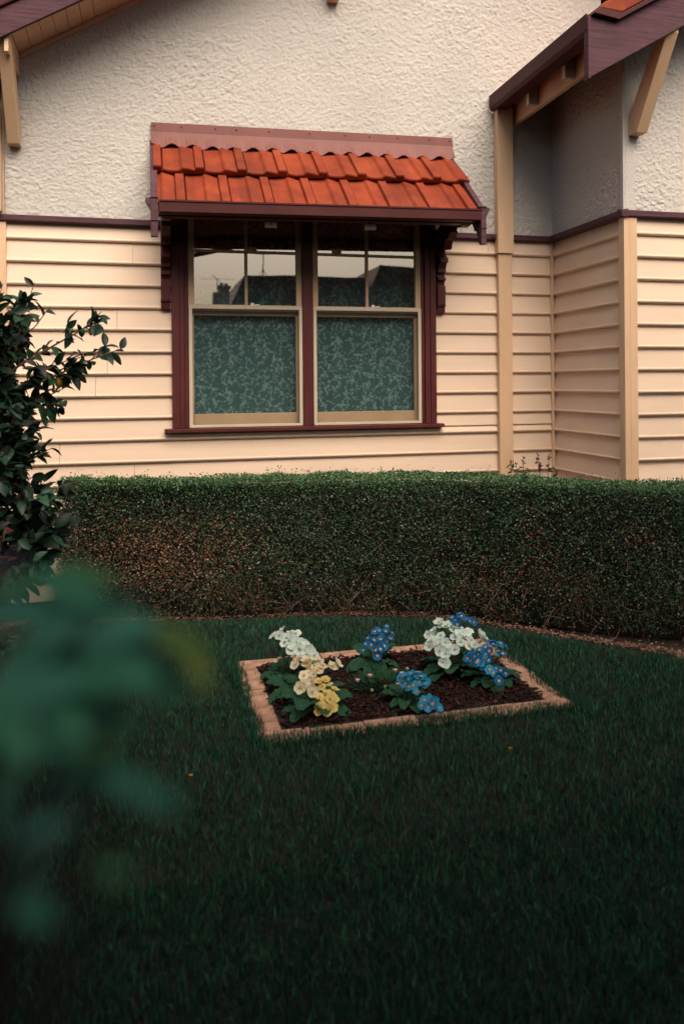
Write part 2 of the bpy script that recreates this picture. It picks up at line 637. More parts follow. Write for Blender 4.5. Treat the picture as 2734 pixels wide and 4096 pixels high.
EDGE = [(-2.2, -0.35), (-0.9, -0.45), (-0.13, -0.54), (0.27, -0.63), (0.69, -0.67), (1.1, -0.74), (1.51, -0.87), (1.76, -1.0), (1.985, -1.175), (2.18, -1.38), (2.36, -1.57), (2.535, -1.745), (2.71, -1.9), (2.83, -1.99), (3.2, -2.2), (4.2, -2.55), (6.5, -3.0)]
EX = np.array([p[0] for p in EDGE])
EY = np.array([p[1] for p in EDGE])
lw = MB()
vs = [(x, y, 0.0) for x, y in EDGE] + [(6.5, -9.3, 0.0), (-2.2, -9.3, 0.0)]
lw.add(vs, [tuple(range(len(vs)))])
tag(lw.build('lawn', LAWNSOIL), 'dark thatch under the lawn', None, None, 'structure')
sw = MB()
sw.box(-60, 60, -14.6, -12.6, -0.012, 0.05)
tag(sw.build('pavement', PAVEM), None, None, None, 'structure')
rd = MB()
rd.add([(-200, -22, -0.004), (200, -22, -0.004), (200, -14.6, -0.004), (-200, -14.6, -0.004)], [(0, 1, 2, 3)])
tag(rd.build('road', ROADM), None, None, None, 'structure')

# ================================================================== HOUSE
HB = (1.0, 0.0, 0.0)
TILT = False
house = empty('house', HB)
tag(house, 'cream weatherboard house with rough stucco upper wall and maroon trim', 'house')


def hb(mb, name, mats, parent=house, bev=0.0, smooth=False):
    if TILT:     # the awning rises slightly to the right
        mb.v = [(x, y, z + 0.018 * (x - 1.15) * min(1, max(0, (z - 2.2) / 0.35))) for x, y, z in mb.v]
    return mb.build(name, mats, parent, HB, bev, smooth)


PITCH, B0 = 0.155, 2.497 - 16 * 0.155     # weatherboard spacing; bottom of the lowest board


def board_profile(z0, z1):
    """(out, z): flat face, rounded nose at the lower edge, thin upper edge"""
    return [(-0.03, z0 + 0.007), (0.001, z0 + 0.005), (0.006, z0 + 0.0008), (0.014, z0), (0.022, z0 + 0.003), (0.0275, z0 + 0.009), (0.0290, z0 + 0.015), (0.0275, z0 + 0.0205), (0.0225, z0 + 0.0235), (0.0215, z0 + 0.027), (0.003, z1 + 0.003), (-0.03, z1 + 0.003)]


def boards(mb, x0, x1, zlo, zhi, kind='front', plane=0.0):
    k = 0
    while B0 + k * PITCH < zhi:
        z0 = B0 + k * PITCH
        z1 = min(z0 + PITCH, zhi)
        k += 1
        if z1 <= zlo + 0.01:
            continue
        z0c = max(z0, zlo)
        if z0c > z0:
            prof = [(-0.03, z0c), (0.0215, z0c), (0.003, z1 + 0.003), (-0.03, z1 + 0.003)]
        else:
            prof = board_profile(z0, z1)
        jit = random.uniform(-0.0012, 0.0012)
        if kind == 'front':      # out = -Y
            cuts = [x0]
            if x1 - x0 > 0.9 and random.random() < 0.4:
                xc = random.uniform(x0 + 0.25, x1 - 0.25)
                cuts += [xc - 0.0011, None, xc + 0.0011]
            cuts.append(x1)
            if None in cuts:
                mb.prism([(plane - o - jit, z) for o, z in prof][::-1], cuts[0], cuts[1], 'x')
                j2 = jit + random.uniform(-0.0012, 0.0012)
                mb.prism([(plane - o - j2, z) for o, z in prof][::-1], cuts[3], cuts[4], 'x')
            else:
                mb.prism([(plane - o - jit, z) for o, z in prof][::-1], x0, x1, 'x')
        else:                    # out = -X, runs along Y
            mb.prism([(plane - o - jit, z) for o, z in prof][::-1], x0, x1, 'y')


ZT = 2.612   # underside of the belt trim
m1 = MB()
boards(m1, -0.945, 0.152, 0.02, ZT)
boards(m1, 2.138, 3.149, 1.165, ZT)
boards(m1, 0.152, 3.149, 0.02, 1.166)
hb(m1, 'weatherboard_wall', BOARD)
m2 = MB()
boards(m2, -0.962, -0.002, 0.02, ZT, 'side', 3.165)
hb(m2, 'weatherboard_wall', BOARD)
m3 = MB()
boards(m3, 3.165, 6.4, 0.02, ZT, 'front', -0.985)
hb(m3, 'weatherboard_wall', BOARD)
m4 = MB()
boards(m4, -1.55, -0.981, 0.02, ZT, 'front', 0.012)
m4.box(-1.55, -0.95, 0.0, 0.04, 2.62, 3.6)
m4.box(-1.56, -1.52, 0.045, 6.0, 0.02, 3.6)
hb(m4, 'weatherboard_wall', BOARD)

c = MB()
c.box(-0.98, -0.938, -0.034, 0.02, 0.02, ZT)
hb(c, 'corner_board', TRIM, bev=0.002)
c = MB()
c.box(3.124, 3.168, -1.019, -0.955, 0.02, ZT)
c.box(3.168, 3.225, -1.019, -0.984, 0.02, ZT)
hb(c, 'corner_board', TRIM, bev=0.002)
c = MB()   # quad stop in the inner corner
c.box(3.120, 3.148, -0.032, -0.003, 0.02, ZT)
hb(c, 'corner_bead', TRIM, bev=0.003)

TP = [(0.0, 2.612), (-0.045, 2.616), (-0.052, 2.622), (-0.052, 2.655), (-0.046, 2.660), (0.0, 2.668)]
t = MB()
t.prism([(y, z) for y, z in TP], -1.55, 0.1515, 'x')
hb(t, 'belt_trim', PLUM)
t = MB()
t.prism([(y, z) for y, z in TP], 2.1385, 2.642, 'x')
t.tube([(2.614, -0.052, 2.64), (2.614, -0.062, 2.64)], 0.016, 10)
t.tube([(2.614, -0.062, 2.64), (2.614, -0.068, 2.64)], 0.007, 8)
hb(t, 'belt_trim', PLUM)
t = MB()
t.prism([(y, z) for y, z in TP], 2.786, 3.115, 'x')
hb(t, 'belt_trim', PLUM)
t = MB()
t.prism([(3.148 + y, z) for y, z in TP], -1.036, 0.0, 'y')
hb(t, 'belt_trim', PLUM)
t = MB()
t.prism([(-0.985 + y, z) for y, z in TP], 3.0965, 6.4, 'x')
hb(t, 'belt_trim', PLUM)

# -------- stucco: a real rough-cast surface
GS = 0.59
def gable(x):
    return 3.767 + GS * (x + 0.818) if x < 2.6 else 3.767 + GS * (2.6 + 0.818) - GS * (x - 2.6)


def rough(u, v, seed):
    a = vnoise2(u * 36, v * 38, seed)
    b = vnoise2(u * 74, v * 78, seed + 1)
    c_ = vnoise2(u * 90, v * 90, seed + 2)
    big = vnoise2(u * 2.1, v * 2.6, seed + 3)
    amp = 0.35 + 1.0 * np.clip((big - 0.35) * 2.2, 0, 1)
    ridge = b
    return amp * (0.0026 * a + 0.0042 * ridge * ridge * a + 0.0024 * c_ * (0.4 + a)) + 0.0030 * c_ + 0.005 * vnoise2(u * 64, v * 70, seed + 5) ** 2


def stucco(u0, u1, v0, v1f, place, step=0.006, seed=3, name='stucco_wall', part=True):
    nu = max(2, int((u1 - u0) / step) + 1)
    us = np.linspace(u0, u1, nu)
    tops = np.array([v1f(u) for u in us]) if callable(v1f) else np.full(nu, v1f)
    nv = max(2, int((tops.max() - v0) / step) + 1)
    T = np.linspace(0, 1, nv)
    U = np.repeat(us[:, None], nv, 1)
    Vv = v0 + T[None] * (tops[:, None] - v0)
    H = rough(U, Vv, seed)
    P = place(U, Vv, H).reshape(-1, 3) - np.array(HB)
    i = np.arange(nu * nv).reshape(nu, nv)
    F = np.stack([i[:-1, :-1], i[1:, :-1], i[1:, 1:], i[:-1, 1:]], -1).reshape(-1, 4)
    return P, F


def join(parts):
    V, F, o = [], [], 0
    for p, f in parts:
        V.append(p)
        F.append(f + o)
        o += len(p)
    return np.concatenate(V), np.concatenate(F)


fr = lambda U, V, H: np.stack([U, -0.008 - H, V], -1)
top_main = lambda x: min(4.72, gable(x) + 0.01)
V, F = join([stucco(-0.945, 0.1505, 2.666, lambda x: min(2.82, top_main(x)), fr), stucco(2.1395, 3.17, 2.666, 2.82, fr), stucco(-0.945, 3.6, 2.82, top_main, fr)])
bulk('stucco_wall', V, F, STUCCO, house, None, True)
up = MB()
up.prism([(0.79, 4.72), (3.6, 4.72), (3.6, gable(3.6)), (2.6, gable(2.6))], -0.012, 0.0, 'y')
hb(up, 'stucco_wall', STUCCO)
sd_ = lambda U, V, H: np.stack([3.152 - H, U, V], -1)
V, F = stucco(-1.006, -0.002, 2.666, 4.0, sd_, seed=8)
bulk('stucco_wall', V, F, STUCCO, house, None, True)
wing_top = lambda x: min(4.6, 3.359 + 0.579 * (x - 2.621) + 0.06)
wf = lambda U, V, H: np.stack([U, -0.995 - H, V], -1)
V, F = stucco(3.140, 4.6, 2.666, wing_top, wf, seed=14)
bulk('stucco_wall', V, F, STUCCO, house, None, True)
ww = MB()
ww.box(3.131, 3.22, -1.004, -0.97, 2.667, 3.60)
hb(ww, 'stucco_wall', STUCCO)
ww = MB()
ww.box(4.6, 6.4, -0.995, -0.97, 2.666, 4.6)
hb(ww, 'stucco_wall', STUCCO)

# -------- window
wn = MB()
def arch(x0, x1, y0):
    wn.box(x0, x1, y0, 0.02, 1.18, 2.84)
wn.box(0.152, 0.205, -0.048, 0.0, 1.186, 2.80)
wn.box(0.205, 0.240, -0.040, 0.0, 1.186, 2.80)
wn.box(0.240, 0.270, -0.024, 0.03, 1.186, 2.80)
wn.box(2.092, 2.138, -0.048, 0.0, 1.186, 2.80)
wn.box(2.050, 2.092, -0.040, 0.0, 1.186, 2.80)
wn.box(2.022, 2.050, -0.024, 0.03, 1.186, 2.80)
wn.box(0.152, 2.138, -0.046, 0.0, 2.80, 2.86)
win = hb(wn, 'window', MAROON, bev=0.003)
s = MB()
s.box(1.096, 1.176, -0.04, 0.03, 1.186, 2.80)
hb(s, 'mullion', MAROON, win, 0.003)
s = MB()
s.prism([(0.02, 1.188), (-0.075, 1.183), (-0.075, 1.158), (0.02, 1.158)], 0.098, 2.19, 'x')
hb(s, 'sill', MAROON, win, 0.002)
CUR = []
for (a, b, mx) in ((0.270, 1.096, 0.685), (1.176, 2.022, 1.598)):
    u = MB()   # upper sash frame with glazing bars
    u.box(a, a + 0.042, -0.02, 0.02, 2.03, 2.80)
    u.box(b - 0.042, b, -0.02, 0.02, 2.03, 2.80)
    u.box(a + 0.042, b - 0.042, -0.018, 0.02, 2.03, 2.075)
    u.box(a + 0.042, b - 0.042, -0.018, 0.02, 2.765, 2.80)
    u.box(mx - 0.011, mx + 0.011, -0.014, 0.012, 2.075, 2.765)
    u.box(a + 0.042, mx - 0.011, -0.013, 0.012, 2.453, 2.473)
    u.box(mx + 0.011, b - 0.042, -0.013, 0.012, 2.453, 2.473)
    u.box(a + 0.055, a + 0.085, -0.03, -0.012, 2.078, 2.092) if False else None
    hb(u, 'upper_sash', SASH, win, 0.0025)
    l = MB()
    l.box(a, a + 0.04, 0.024, 0.05, 1.19, 2.03)
    l.box(b - 0.04, b, 0.024, 0.05, 1.19, 2.03)
    l.box(a + 0.04, b - 0.04, 0.024, 0.05, 1.19, 1.285)
    l.box(a + 0.04, b - 0.04, 0.024, 0.05, 2.0, 2.03)
    hb(l, 'lower_sash', SASH, win, 0.0025)
    for (x0, x1) in ((a + 0.042, mx - 0.011), (mx + 0.011, b - 0.042)):
        for (z0, z1) in ((2.075, 2.453), (2.473, 2.765)):
            p = MB()
            p.add([(x0, 0.0, z0), (x1, 0.0, z0), (x1, 0.0, z1), (x0, 0.0, z1)], [(0, 1, 2, 3)])
            hb(p, 'glass_pane', GLASS, win)
    p = MB()
    p.add([(a + 0.04, 0.036, 1.285), (b - 0.04, 0.036, 1.285), (b - 0.04, 0.036, 2.0), (a + 0.04, 0.036, 2.0)], [(0, 1, 2, 3)])
    hb(p, 'glass_pane', GLASS_LOW, win)
    f = MB()   # mitred aluminium screen frame
    W = 0.026
    O = [(a + 0.002, 1.19), (b - 0.002, 1.19), (b - 0.002, 2.068), (a + 0.002, 2.068)]
    I = [(a + W, 1.19 + W * 0.7), (b - W, 1.19 + W * 0.7), (b - W, 2.068 - W), (a + W, 2.068 - W)]
    for i in range(4):
        j = (i + 1) % 4
        f.prism([O[i], O[j], I[j], I[i]], -0.034, -0.022, 'y')
    hb(f, 'screen_frame', ALU, win, 0.0015)
    q = MB()
    q.add([(I[0][0], -0.026, I[0][1]), (I[1][0], -0.026, I[1][1]), (I[2][0], -0.026, I[2][1]), (I[3][0], -0.026, I[3][1])], [(0, 1, 2, 3)])
    hb(q, 'insect_screen', SCREEN, win)
    lk = MB()
    lk.box(mx + 0.03, mx + 0.055, -0.03, -0.017, 2.068, 2.09)
    lk.box(mx + 0.06, mx + 0.095, -0.028, -0.017, 2.071, 2.081)
    hb(lk, 'sash_lock', TAG, win, 0.001)
    CUR.append((a, b))
rm = MB()  # near-black panel added behind the curtains, standing for the unlit room
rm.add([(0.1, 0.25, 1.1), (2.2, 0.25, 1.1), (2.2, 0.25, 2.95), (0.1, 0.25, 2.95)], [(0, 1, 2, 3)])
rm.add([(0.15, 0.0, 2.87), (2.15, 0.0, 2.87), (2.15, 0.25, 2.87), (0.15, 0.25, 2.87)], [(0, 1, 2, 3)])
hb(rm, 'dark_backing', DARKROOM)


def curtain(a, b, side):
    mb = MB()
    n = 160
    vs, fs = [], []
    def yy(x):
        return 0.085 + 0.010 * math.sin(x * 31 + a * 5 + 0.8 * math.sin(x * 9)) + 0.004 * math.sin(x * 83)
    for i in range(n + 1):
        x = a - 0.01 + (b - a + 0.02) * i / n
        vs += [(x, yy(x), 1.275), (x, yy(x), 2.86)]
    for i in range(n):
        fs.append((2 * i, 2 * i + 2, 2 * i + 3, 2 * i + 1))
    mb.add(vs, fs, 0)
    rr = random.Random(31 + side)
    def poly(pts, mi=1):
        mb.add([(x, yy(x) - 0.0015, z) for x, z in pts], [tuple(range(len(pts)))], mi)
    def leaf(x, z, ang, L, W):
        c_, s_ = math.cos(ang), math.sin(ang)
        P = [(0, 0), (0.3 * L, W), (0.7 * L, W * 0.8), (L, 0), (0.7 * L, -W * 0.8), (0.3 * L, -W)]
        poly([(x + p * c_ - q * s_, z + p * s_ + q * c_) for p, q in P])
    z = 1.26
    row = 0
    while z < 2.86:
        x = a + (0.0 if row % 2 else 0.036)
        while x < b:
            xx, zz = x + rr.uniform(-0.016, 0.016), z + rr.uniform(-0.016, 0.016)
            th = rr.uniform(-1.6, 1.6)
            bend = rr.uniform(-2.2, 2.2)
            px_, pz_ = xx, zz
            for k in range(8):
                an = math.pi / 2 + th + bend * (k / 8 - 0.4)
                nx_, nz_ = px_ + 0.0075 * math.cos(an), pz_ + 0.0075 * math.sin(an)
                poly([(px_ - 0.0007, pz_), (px_ + 0.0007, pz_), (nx_ + 0.0007, nz_), (nx_ - 0.0007, nz_)])
                if k > 0:
                    leaf(nx_, nz_, an + (0.9 if k % 2 else -0.9) + rr.uniform(-.3, .3), rr.uniform(0.008, 0.013), rr.uniform(0.0018, 0.0028))
                px_, pz_ = nx_, nz_
            for (cx, cz, sc) in ((px_, pz_, rr.uniform(0.8, 1.1)), (xx + rr.uniform(-.03, .03), zz + rr.uniform(0.02, 0.05), rr.uniform(0.6, 0.9))):
                for k in range(6):
                    an = k * math.pi / 3 + th
                    leaf(cx + math.cos(an) * 0.002, cz + math.sin(an) * 0.002, an, 0.0085 * sc, 0.0022 * sc)
            x += 0.047
        z += 0.041
        row += 1
    # sprigs that pass the curtain's edge are folded away
    mb2 = MB()
    for f, m in zip(mb.f, mb.m):
        P = [mb.v[i] for i in f]
        if m == 1 and (min(p[0] for p in P) < a or max(p[0] for p in P) > b or max(p[2] for p in P) > 2.85 or min(p[2] for p in P) < 1.277):
            continue
        mb2.add(P, [tuple(range(len(P)))], m)
    o = mb2.build('lace_curtain', [LACE, EMBRO], None, ((a + b) / 2, 0.085, 1.275))
    return o


c1 = curtain(CUR[0][0], CUR[0][1], 0)
c2 = curtain(CUR[1][0], CUR[1][1], 1)
tag(c1, 'teal flowered lace curtain behind the left half of the window', 'curtain', 'lace curtains in the window')
tag(c2, 'teal flowered lace curtain behind the right half of the window', 'curtain', 'lace curtains in the window')

# -------- awning over the window
AX0, AX1 = 0.02, 2.285
TILT = True
aw = MB()    # timber deck under the tiles
aw.prism([(-0.01, 3.16), (-0.565, 2.655), (-0.565, 2.632), (-0.01, 3.14)], AX0 + 0.04, AX1 - 0.04, 'x')
aw.box(AX0 + 0.04, AX1 - 0.04, -0.582, -0.560, 2.596, 2.655)
aw.box(AX0 + 0.06, AX1 - 0.06, -0.10, -0.05, 2.86, 2.98)
aw.box(AX0 + 0.06, AX1 - 0.06, -0.545, -0.490, 2.600, 2.650)
awn = hb(aw, 'awning', MAROON)
fb = MB()
fb.box(AX0, AX1, -0.040, -0.004, 3.318, 3.372)
fb.box(AX0 - 0.002, AX1 + 0.002, -0.044, -0.020, 3.308, 3.322)
V_, F_ = [], []
n = 96
for i in range(n + 1):
    x = AX0 + (AX1 - AX0) * i / n
    sc = 0.017 * math.cos((x - AX0) / 0.1425 * 2 * math.pi * 1.0) + 0.004 * math.sin(x * 9)
    V_ += [(x, -0.042, 3.312), (x, -0.054, 3.272), (x, -0.092, 3.195 + sc), (x, -0.088, 3.190 + sc)]
for i in range(n):
    for k in range(3):
        F_.append((i * 4 + k, i * 4 + k + 1, i * 4 + 5 + k, i * 4 + 4 + k))
fb.add(V_, F_, 0)
for x in (0.04, 0.23, 0.47, 0.62, 0.86, 1.16, 1.43, 1.62, 1.84, 2.1, 2.26):
    fb.ball((x, -0.041, 3.350), 0.007, 8, 5, 1)
hb(fb, 'flashing', [FLASH, SCREW], awn)


def tile_profile(s):
    """height of the tile across its width, s in 0..1"""
    if s < 0.02:
        return 0.004 + 0.022 * s / 0.02
    if s < 0.21:
        return 0.026
    if s < 0.235:
        return 0.026 - 0.040 * (s - 0.21) / 0.025
    if s < 0.26:
        return -0.014 + 0.020 * (s - 0.235) / 0.025
    if s < 0.62:
        q = (s - 0.26) / 0.36
        return 0.006 - 0.005 * math.sin(q * math.pi)
    if s < 0.72:
        q = (s - 0.62) / 0.10
        return 0.006 + 0.018 * (0.5 - 0.5 * math.cos(q * math.pi))
    return 0.024 - 0.020 * ((s - 0.72) / 0.28) ** 1.2


def tiles(mb, P0, P1, x0, x1, pitch, off, lip=0.026, lift0=0.0, lift1=0.02, seed=0):
    """a course from P0 (top: y, z) to P1 (bottom), repeated along x; lift = height over the deck"""
    rr = random.Random(seed)
    d = Vector((P1[0] - P0[0], P1[1] - P0[1]))
    d.normalize()
    nrm = Vector((d.y, -d.x))
    if nrm.y < 0:
        nrm = -nrm
    ss = sorted(set([0, 0.02, 0.05, 0.18, 0.21, 0.235, 0.26] + [0.26 + 0.045 * i for i in range(1, 9)] + [0.645, 0.67, 0.695, 0.72, 0.76, 0.8, 0.86, 0.92, 0.98]))
    xs = []
    k = -1
    while x0 + (k + off) * pitch < x1:
        j = rr.uniform(-0.002, 0.002)
        dl = rr.uniform(-0.003, 0.003)
        for s in ss:
            x = x0 + (k + off + s) * pitch + j
            if x0 - 1e-6 <= x <= x1 + 1e-6:
                xs.append((x, tile_profile(s), s, dl))
        k += 1
    xs = [(x0, xs[0][1], xs[0][2], 0)] + xs + [(x1, xs[-1][1], xs[-1][2], 0)]
    rows = 8
    vs, fs = [], []
    for (x, h, s, dl) in xs:
        for r in range(rows + 3):
            t_ = min(r, rows) / rows
            ext = dl + 0.012 * math.sin(math.pi * min(1, max(0, (s - 0.2) / 0.8))) if lip > 0.02 else dl * 0.3
            L = (Vector(P1) - Vector(P0)).length + ext
            hh = h + lift0 + (lift1 - lift0) * t_
            p = Vector(P0) + d * (L * t_)
            if r == rows + 1:
                hh -= lip * 0.35
                p += d * 0.004
            if r == rows + 2:
                hh = lift1 - lip
                p -= d * 0.004
            if r == rows:
                hh -= 0.002
            q = p + nrm * hh
            vs.append((x, q.x, q.y))
    m = rows + 3
    for i in range(len(xs) - 1):
        for r in range(m - 1):
            fs.append((i * m + r, i * m + r + 1, (i + 1) * m + r + 1, (i + 1) * m + r))
    mb.add(vs, fs)


tl = MB()
top_, mid_, bot_ = (-0.03, 3.205), (-0.335, 2.935), (-0.620, 2.668)
tiles(tl, (-0.28, 2.985 - 0.025), bot_, AX0 + 0.012, AX1 + 0.005, 0.283, 0.485, 0.015, 0.0, 0.012, 2)
tiles(tl, top_, mid_, AX0 + 0.012, AX1 + 0.005, 0.283, -0.04, 0.030, 0.006, 0.034, 1)
o = hb(tl, 'roof_tiles', TILE, awn)
gt = MB()
GP = [(-0.585, 2.682), (-0.585, 2.610), (-0.600, 2.602), (-0.655, 2.602), (-0.664, 2.610), (-0.664, 2.670), (-0.670, 2.674), (-0.670, 2.684), (-0.660, 2.686), (-0.656, 2.680), (-0.656, 2.612), (-0.600, 2.612), (-0.592, 2.682)]
gt.prism(GP, AX0 + 0.045, AX1 - 0.035, 'x')
gt.prism([(-0.585, 2.682), (-0.585, 2.602), (-0.664, 2.602), (-0.668, 2.684)], AX0 + 0.042, AX0 + 0.048, 'x')
gt.prism([(-0.585, 2.682), (-0.585, 2.602), (-0.664, 2.602), (-0.668, 2.684)], AX1 - 0.038, AX1 - 0.032, 'x')
hb(gt, 'gutter', GUTTER, awn)
for (x0, x1, sx) in ((AX0 - 0.008, AX0 + 0.036, -1), (AX1 - 0.044, AX1 - 0.006, 1)):
    e = MB()   # raking end board with a plumb-cut tail
    e.prism([(-0.004, 3.26), (-0.645, 2.695), (-0.668, 2.688), (-0.668, 2.445), (-0.628, 2.445), (-0.56, 2.585), (-0.004, 3.05)], x0, x1, 'x')
    e.box(x0 - 0.002, x1 + 0.002, -0.674, -0.625, 2.55, 2.556)
    hb(e, 'end_board', PLUM, awn, 0.003)
    e = MB()   # flared gutter cap beyond the end board
    xo = x0 if sx < 0 else x1
    e.prism([(xo, 2.700), (xo + sx * 0.034, 2.692), (xo + sx * 0.028, 2.674), (xo + sx * 0.008, 2.64), (xo, 2.625)][::sx], -0.66, -0.59, 'y')
    e.box(min(xo, xo - sx * 0.045), max(xo, xo - sx * 0.045), -0.672, -0.58, 2.694, 2.704)
    hb(e, 'gutter_cap', PLUM, awn, 0.002)
dp = MB()
dp.tube([(2.205, -0.60, 2.645), (2.222, -0.60, 2.59), (2.238, -0.60, 2.545)], 0.017, 12)
hb(dp, 'outlet_pipe', GUTTER, awn, 0, True)
for x in (0.795, 1.487):
    pl = MB()
    pl.box(x - 0.040, x + 0.040, -0.505, -0.497, 2.553, 2.592, 0)
    pl.box(x - 0.014, x + 0.014, -0.508, -0.494, 2.592, 2.635, 1)
    pl.ball((x, -0.507, 2.578), 0.006, 8, 5, 1)
    hb(pl, 'mounting_plate', [TAG, METAL], awn)
BPR = [(0.0, 2.031), (-0.043, 2.031), (-0.052, 2.075), (-0.062, 2.102), (-0.064, 2.24), (-0.040, 2.245), (-0.046, 2.275), (-0.072, 2.28), (-0.072, 2.30), (-0.046, 2.305), (-0.046, 2.33), (-0.074, 2.335), (-0.074, 2.365), (-0.099, 2.401), (-0.125, 2.402), (-0.125, 2.432), (-0.099, 2.443), (-0.075, 2.47), (-0.067, 2.499), (-0.195, 2.484), (-0.206, 2.506), (-0.215, 2.53), (-0.235, 2.546), (-0.269, 2.543), (-0.290, 2.56), (-0.326, 2.587), (-0.300, 2.61), (-0.33, 2.625), (-0.42, 2.600), (-0.50, 2.585), (-0.555, 2.59), (-0.555, 2.64), (-0.30, 2.84), (-0.26, 2.78), (-0.12, 2.68), (-0.075, 2.66), (0.0, 2.66)]
for x0 in (0.080, 2.146):
    b = MB()
    b.prism(BPR[::-1], x0, x0 + 0.064, 'x')
    b.box(x0 - 0.004, x0 + 0.068, -0.067, 0.0, 2.088, 2.094)
    hb(b, 'bracket', MAROON, awn, 0.003)

TILT = False
# -------- gable eave of the main roof (upper left)
ge = MB()
XR = 2.6
def under(x):
    return 3.721 + GS * (x + 0.896)
ge.prism([(-1.35, under(-1.35) + 0.04), (XR, under(XR) + 0.04), (XR, under(XR) + 0.10), (-1.35, under(-1.35) + 0.10)], -0.452, 7.0, 'y')
ge.prism([(XR, under(XR) + 0.04), (6.55, under(-1.35) + 0.04), (6.55, under(-1.35) + 0.10), (XR, under(XR) + 0.10)], -0.452, 7.0, 'y')
roof = hb(ge, 'roof', ROOFGREY)
so = MB()
x = -0.845
while x < 2.55:
    x2 = x + 0.079
    so.prism([(x, under(x) + 0.012), (x2, under(x2) + 0.012), (x2, under(x2) + 0.036), (x, under(x) + 0.036)], -0.45, -0.002, 'y')
    x = x2 + 0.0035
so.prism([(-0.845, under(-0.845) + 0.036), (2.55, under(2.55) + 0.036), (2.55, under(2.55) + 0.039), (-0.845, under(-0.845) + 0.039)], -0.45, -0.002, 'y', 0)
hb(so, 'soffit', TRIM, roof)
so = MB()
so.prism([(-0.84, under(-0.84) - 0.022), (2.55, under(2.55) - 0.022), (2.55, under(2.55) + 0.011), (-0.84, under(-0.84) + 0.011)], -0.035, -0.006, 'y')
hb(so, 'eave_bead', TRIM, roof, 0.004)
so = MB()
so.box(-0.872, -0.846, -0.45, -0.005, 3.60, 3.757)
hb(so, 'eave_end', TRIM, roof, 0.002)
bb = MB()
lo = lambda x: 3.667 + GS * (x + 0.896)
bb.prism([(-1.4, lo(-1.4)), (XR, lo(XR)), (XR, lo(XR) + 0.175), (-1.4, lo(-1.4) + 0.175)], -0.482, -0.453, 'y')
bb.prism([(XR, lo(XR)), (6.6, lo(-1.4)), (6.6, lo(-1.4) + 0.175), (XR, lo(XR) + 0.175)], -0.482, -0.453, 'y')
hb(bb, 'barge_board', PLUM, roof, 0.003)
bb = MB()
bb.prism([(-1.45, lo(-1.45) + 0.178), (XR, lo(XR) + 0.178), (XR, lo(XR) + 0.235), (-1.45, lo(-1.45) + 0.235)], -0.50, -0.36, 'y')
bb.prism([(XR, lo(XR) + 0.178), (6.65, lo(-1.45) + 0.178), (6.65, lo(-1.45) + 0.235), (XR, lo(XR) + 0.235)], -0.50, -0.36, 'y')
hb(bb, 'verge_trim', GUTTER, roof, 0.01)


def brace(x0, x1, foot, head, ybase, reach, mat=TRIM):
    b = MB()
    b.prism([(ybase, foot + 0.13), (ybase, foot), (ybase - 0.088, foot), (ybase - reach - 0.012, head), (ybase - reach - 0.012, head + 0.03), (ybase - reach + 0.09, head + 0.03)], x0, x1, 'x')
    return b
hb(brace(-0.915, -0.838, 3.124, 3.70, -0.012, 0.425), 'brace', TRIM, roof, 0.003)
hb(brace(1.30, 1.385, 4.345, 5.0, -0.012, 0.425), 'brace', TRIM, roof, 0.003)
lg = MB()
lg.prism([(-1.12, 3.40), (-0.975, 3.40), (-0.962, 3.43), (-0.955, 3.56), (-1.12, 3.56)], -0.44, -0.05, 'y')
hb(lg, 'gutter', GUTTER, roof)
d2 = MB()
d2.box(-1.045, -0.957, -0.10, -0.03, 2.668, 3.40)
hb(d2, 'downpipe', TRIM, bev=0.006)

# -------- downpipe beside the wing
d1 = MB()
d1.box(2.640, 2.772, -0.086, -0.024, 2.507, 3.640)
d1.box(2.652, 2.764, -0.066, -0.024, 0.05, 2.507)
d1.box(2.639, 2.773, -0.0875, -0.024, 2.612, 2.615)
hb(d1, 'downpipe', TRIM, bev=0.004)

# -------- wing roof with gutter, rafter tails, barge board and brace
wr = MB()
ws = 0.579
wz = lambda x: 3.735 + ws * (x - 2.63)
wr.prism([(2.68, wz(2.68) - 0.03), (6.2, wz(6.2) - 0.03), (6.2, wz(6.2) + 0.03), (2.68, wz(2.68) + 0.03)], -1.395, -0.02, 'y')
wroof = hb(wr, 'roof', TILE)
sf = MB()
sf.prism([(2.70, wz(2.70) - 0.055), (6.2, wz(6.2) - 0.055), (6.2, wz(6.2) - 0.031), (2.70, wz(2.70) - 0.031)], -1.395, -0.02, 'y')
hb(sf, 'soffit', PLUM, wroof)
wg = MB()
wg.prism([(2.598, 3.745), (2.606, 3.750), (2.612, 3.738), (2.612, 3.655), (2.622, 3.640), (2.70, 3.640), (2.70, 3.74), (2.715, 3.74), (2.715, 3.625), (2.616, 3.625), (2.600, 3.652)], -1.432, -0.026, 'y')
wg.prism([(2.602, 3.740), (2.715, 3.740), (2.715, 3.625), (2.616, 3.625), (2.602, 3.652)][::-1], -1.436, -1.430, 'y')
hb(wg, 'gutter', GUTTER, wroof, 0.002)
fp = MB()
fp.box(2.800, 2.835, -1.398, -0.026, 3.53, 3.78)
hb(fp, 'eave_beam', TRIM, wroof, 0.002)
for y in (-0.45, -0.965):
    rt = MB()
    rt.box(2.722, 2.799, y, y + 0.042, 3.545, 3.72)
    hb(rt, 'rafter_tail', ALU, wroof, 0.002)
wb = MB()
wl = lambda x: 3.352 + ws * (x - 2.612)
wb.prism([(2.612, 3.352), (6.0, wl(6.0)), (6.0, wl(6.0) + 0.27), (2.83, wl(2.83) + 0.27), (2.77, 3.722), (2.612, 3.722)], -1.442, -1.40, 'y')
wb.box(2.604, 2.622, -1.447, -1.396, 3.345, 3.726)
hb(wb, 'barge_board', PLUM, wroof, 0.003)
vt = MB()
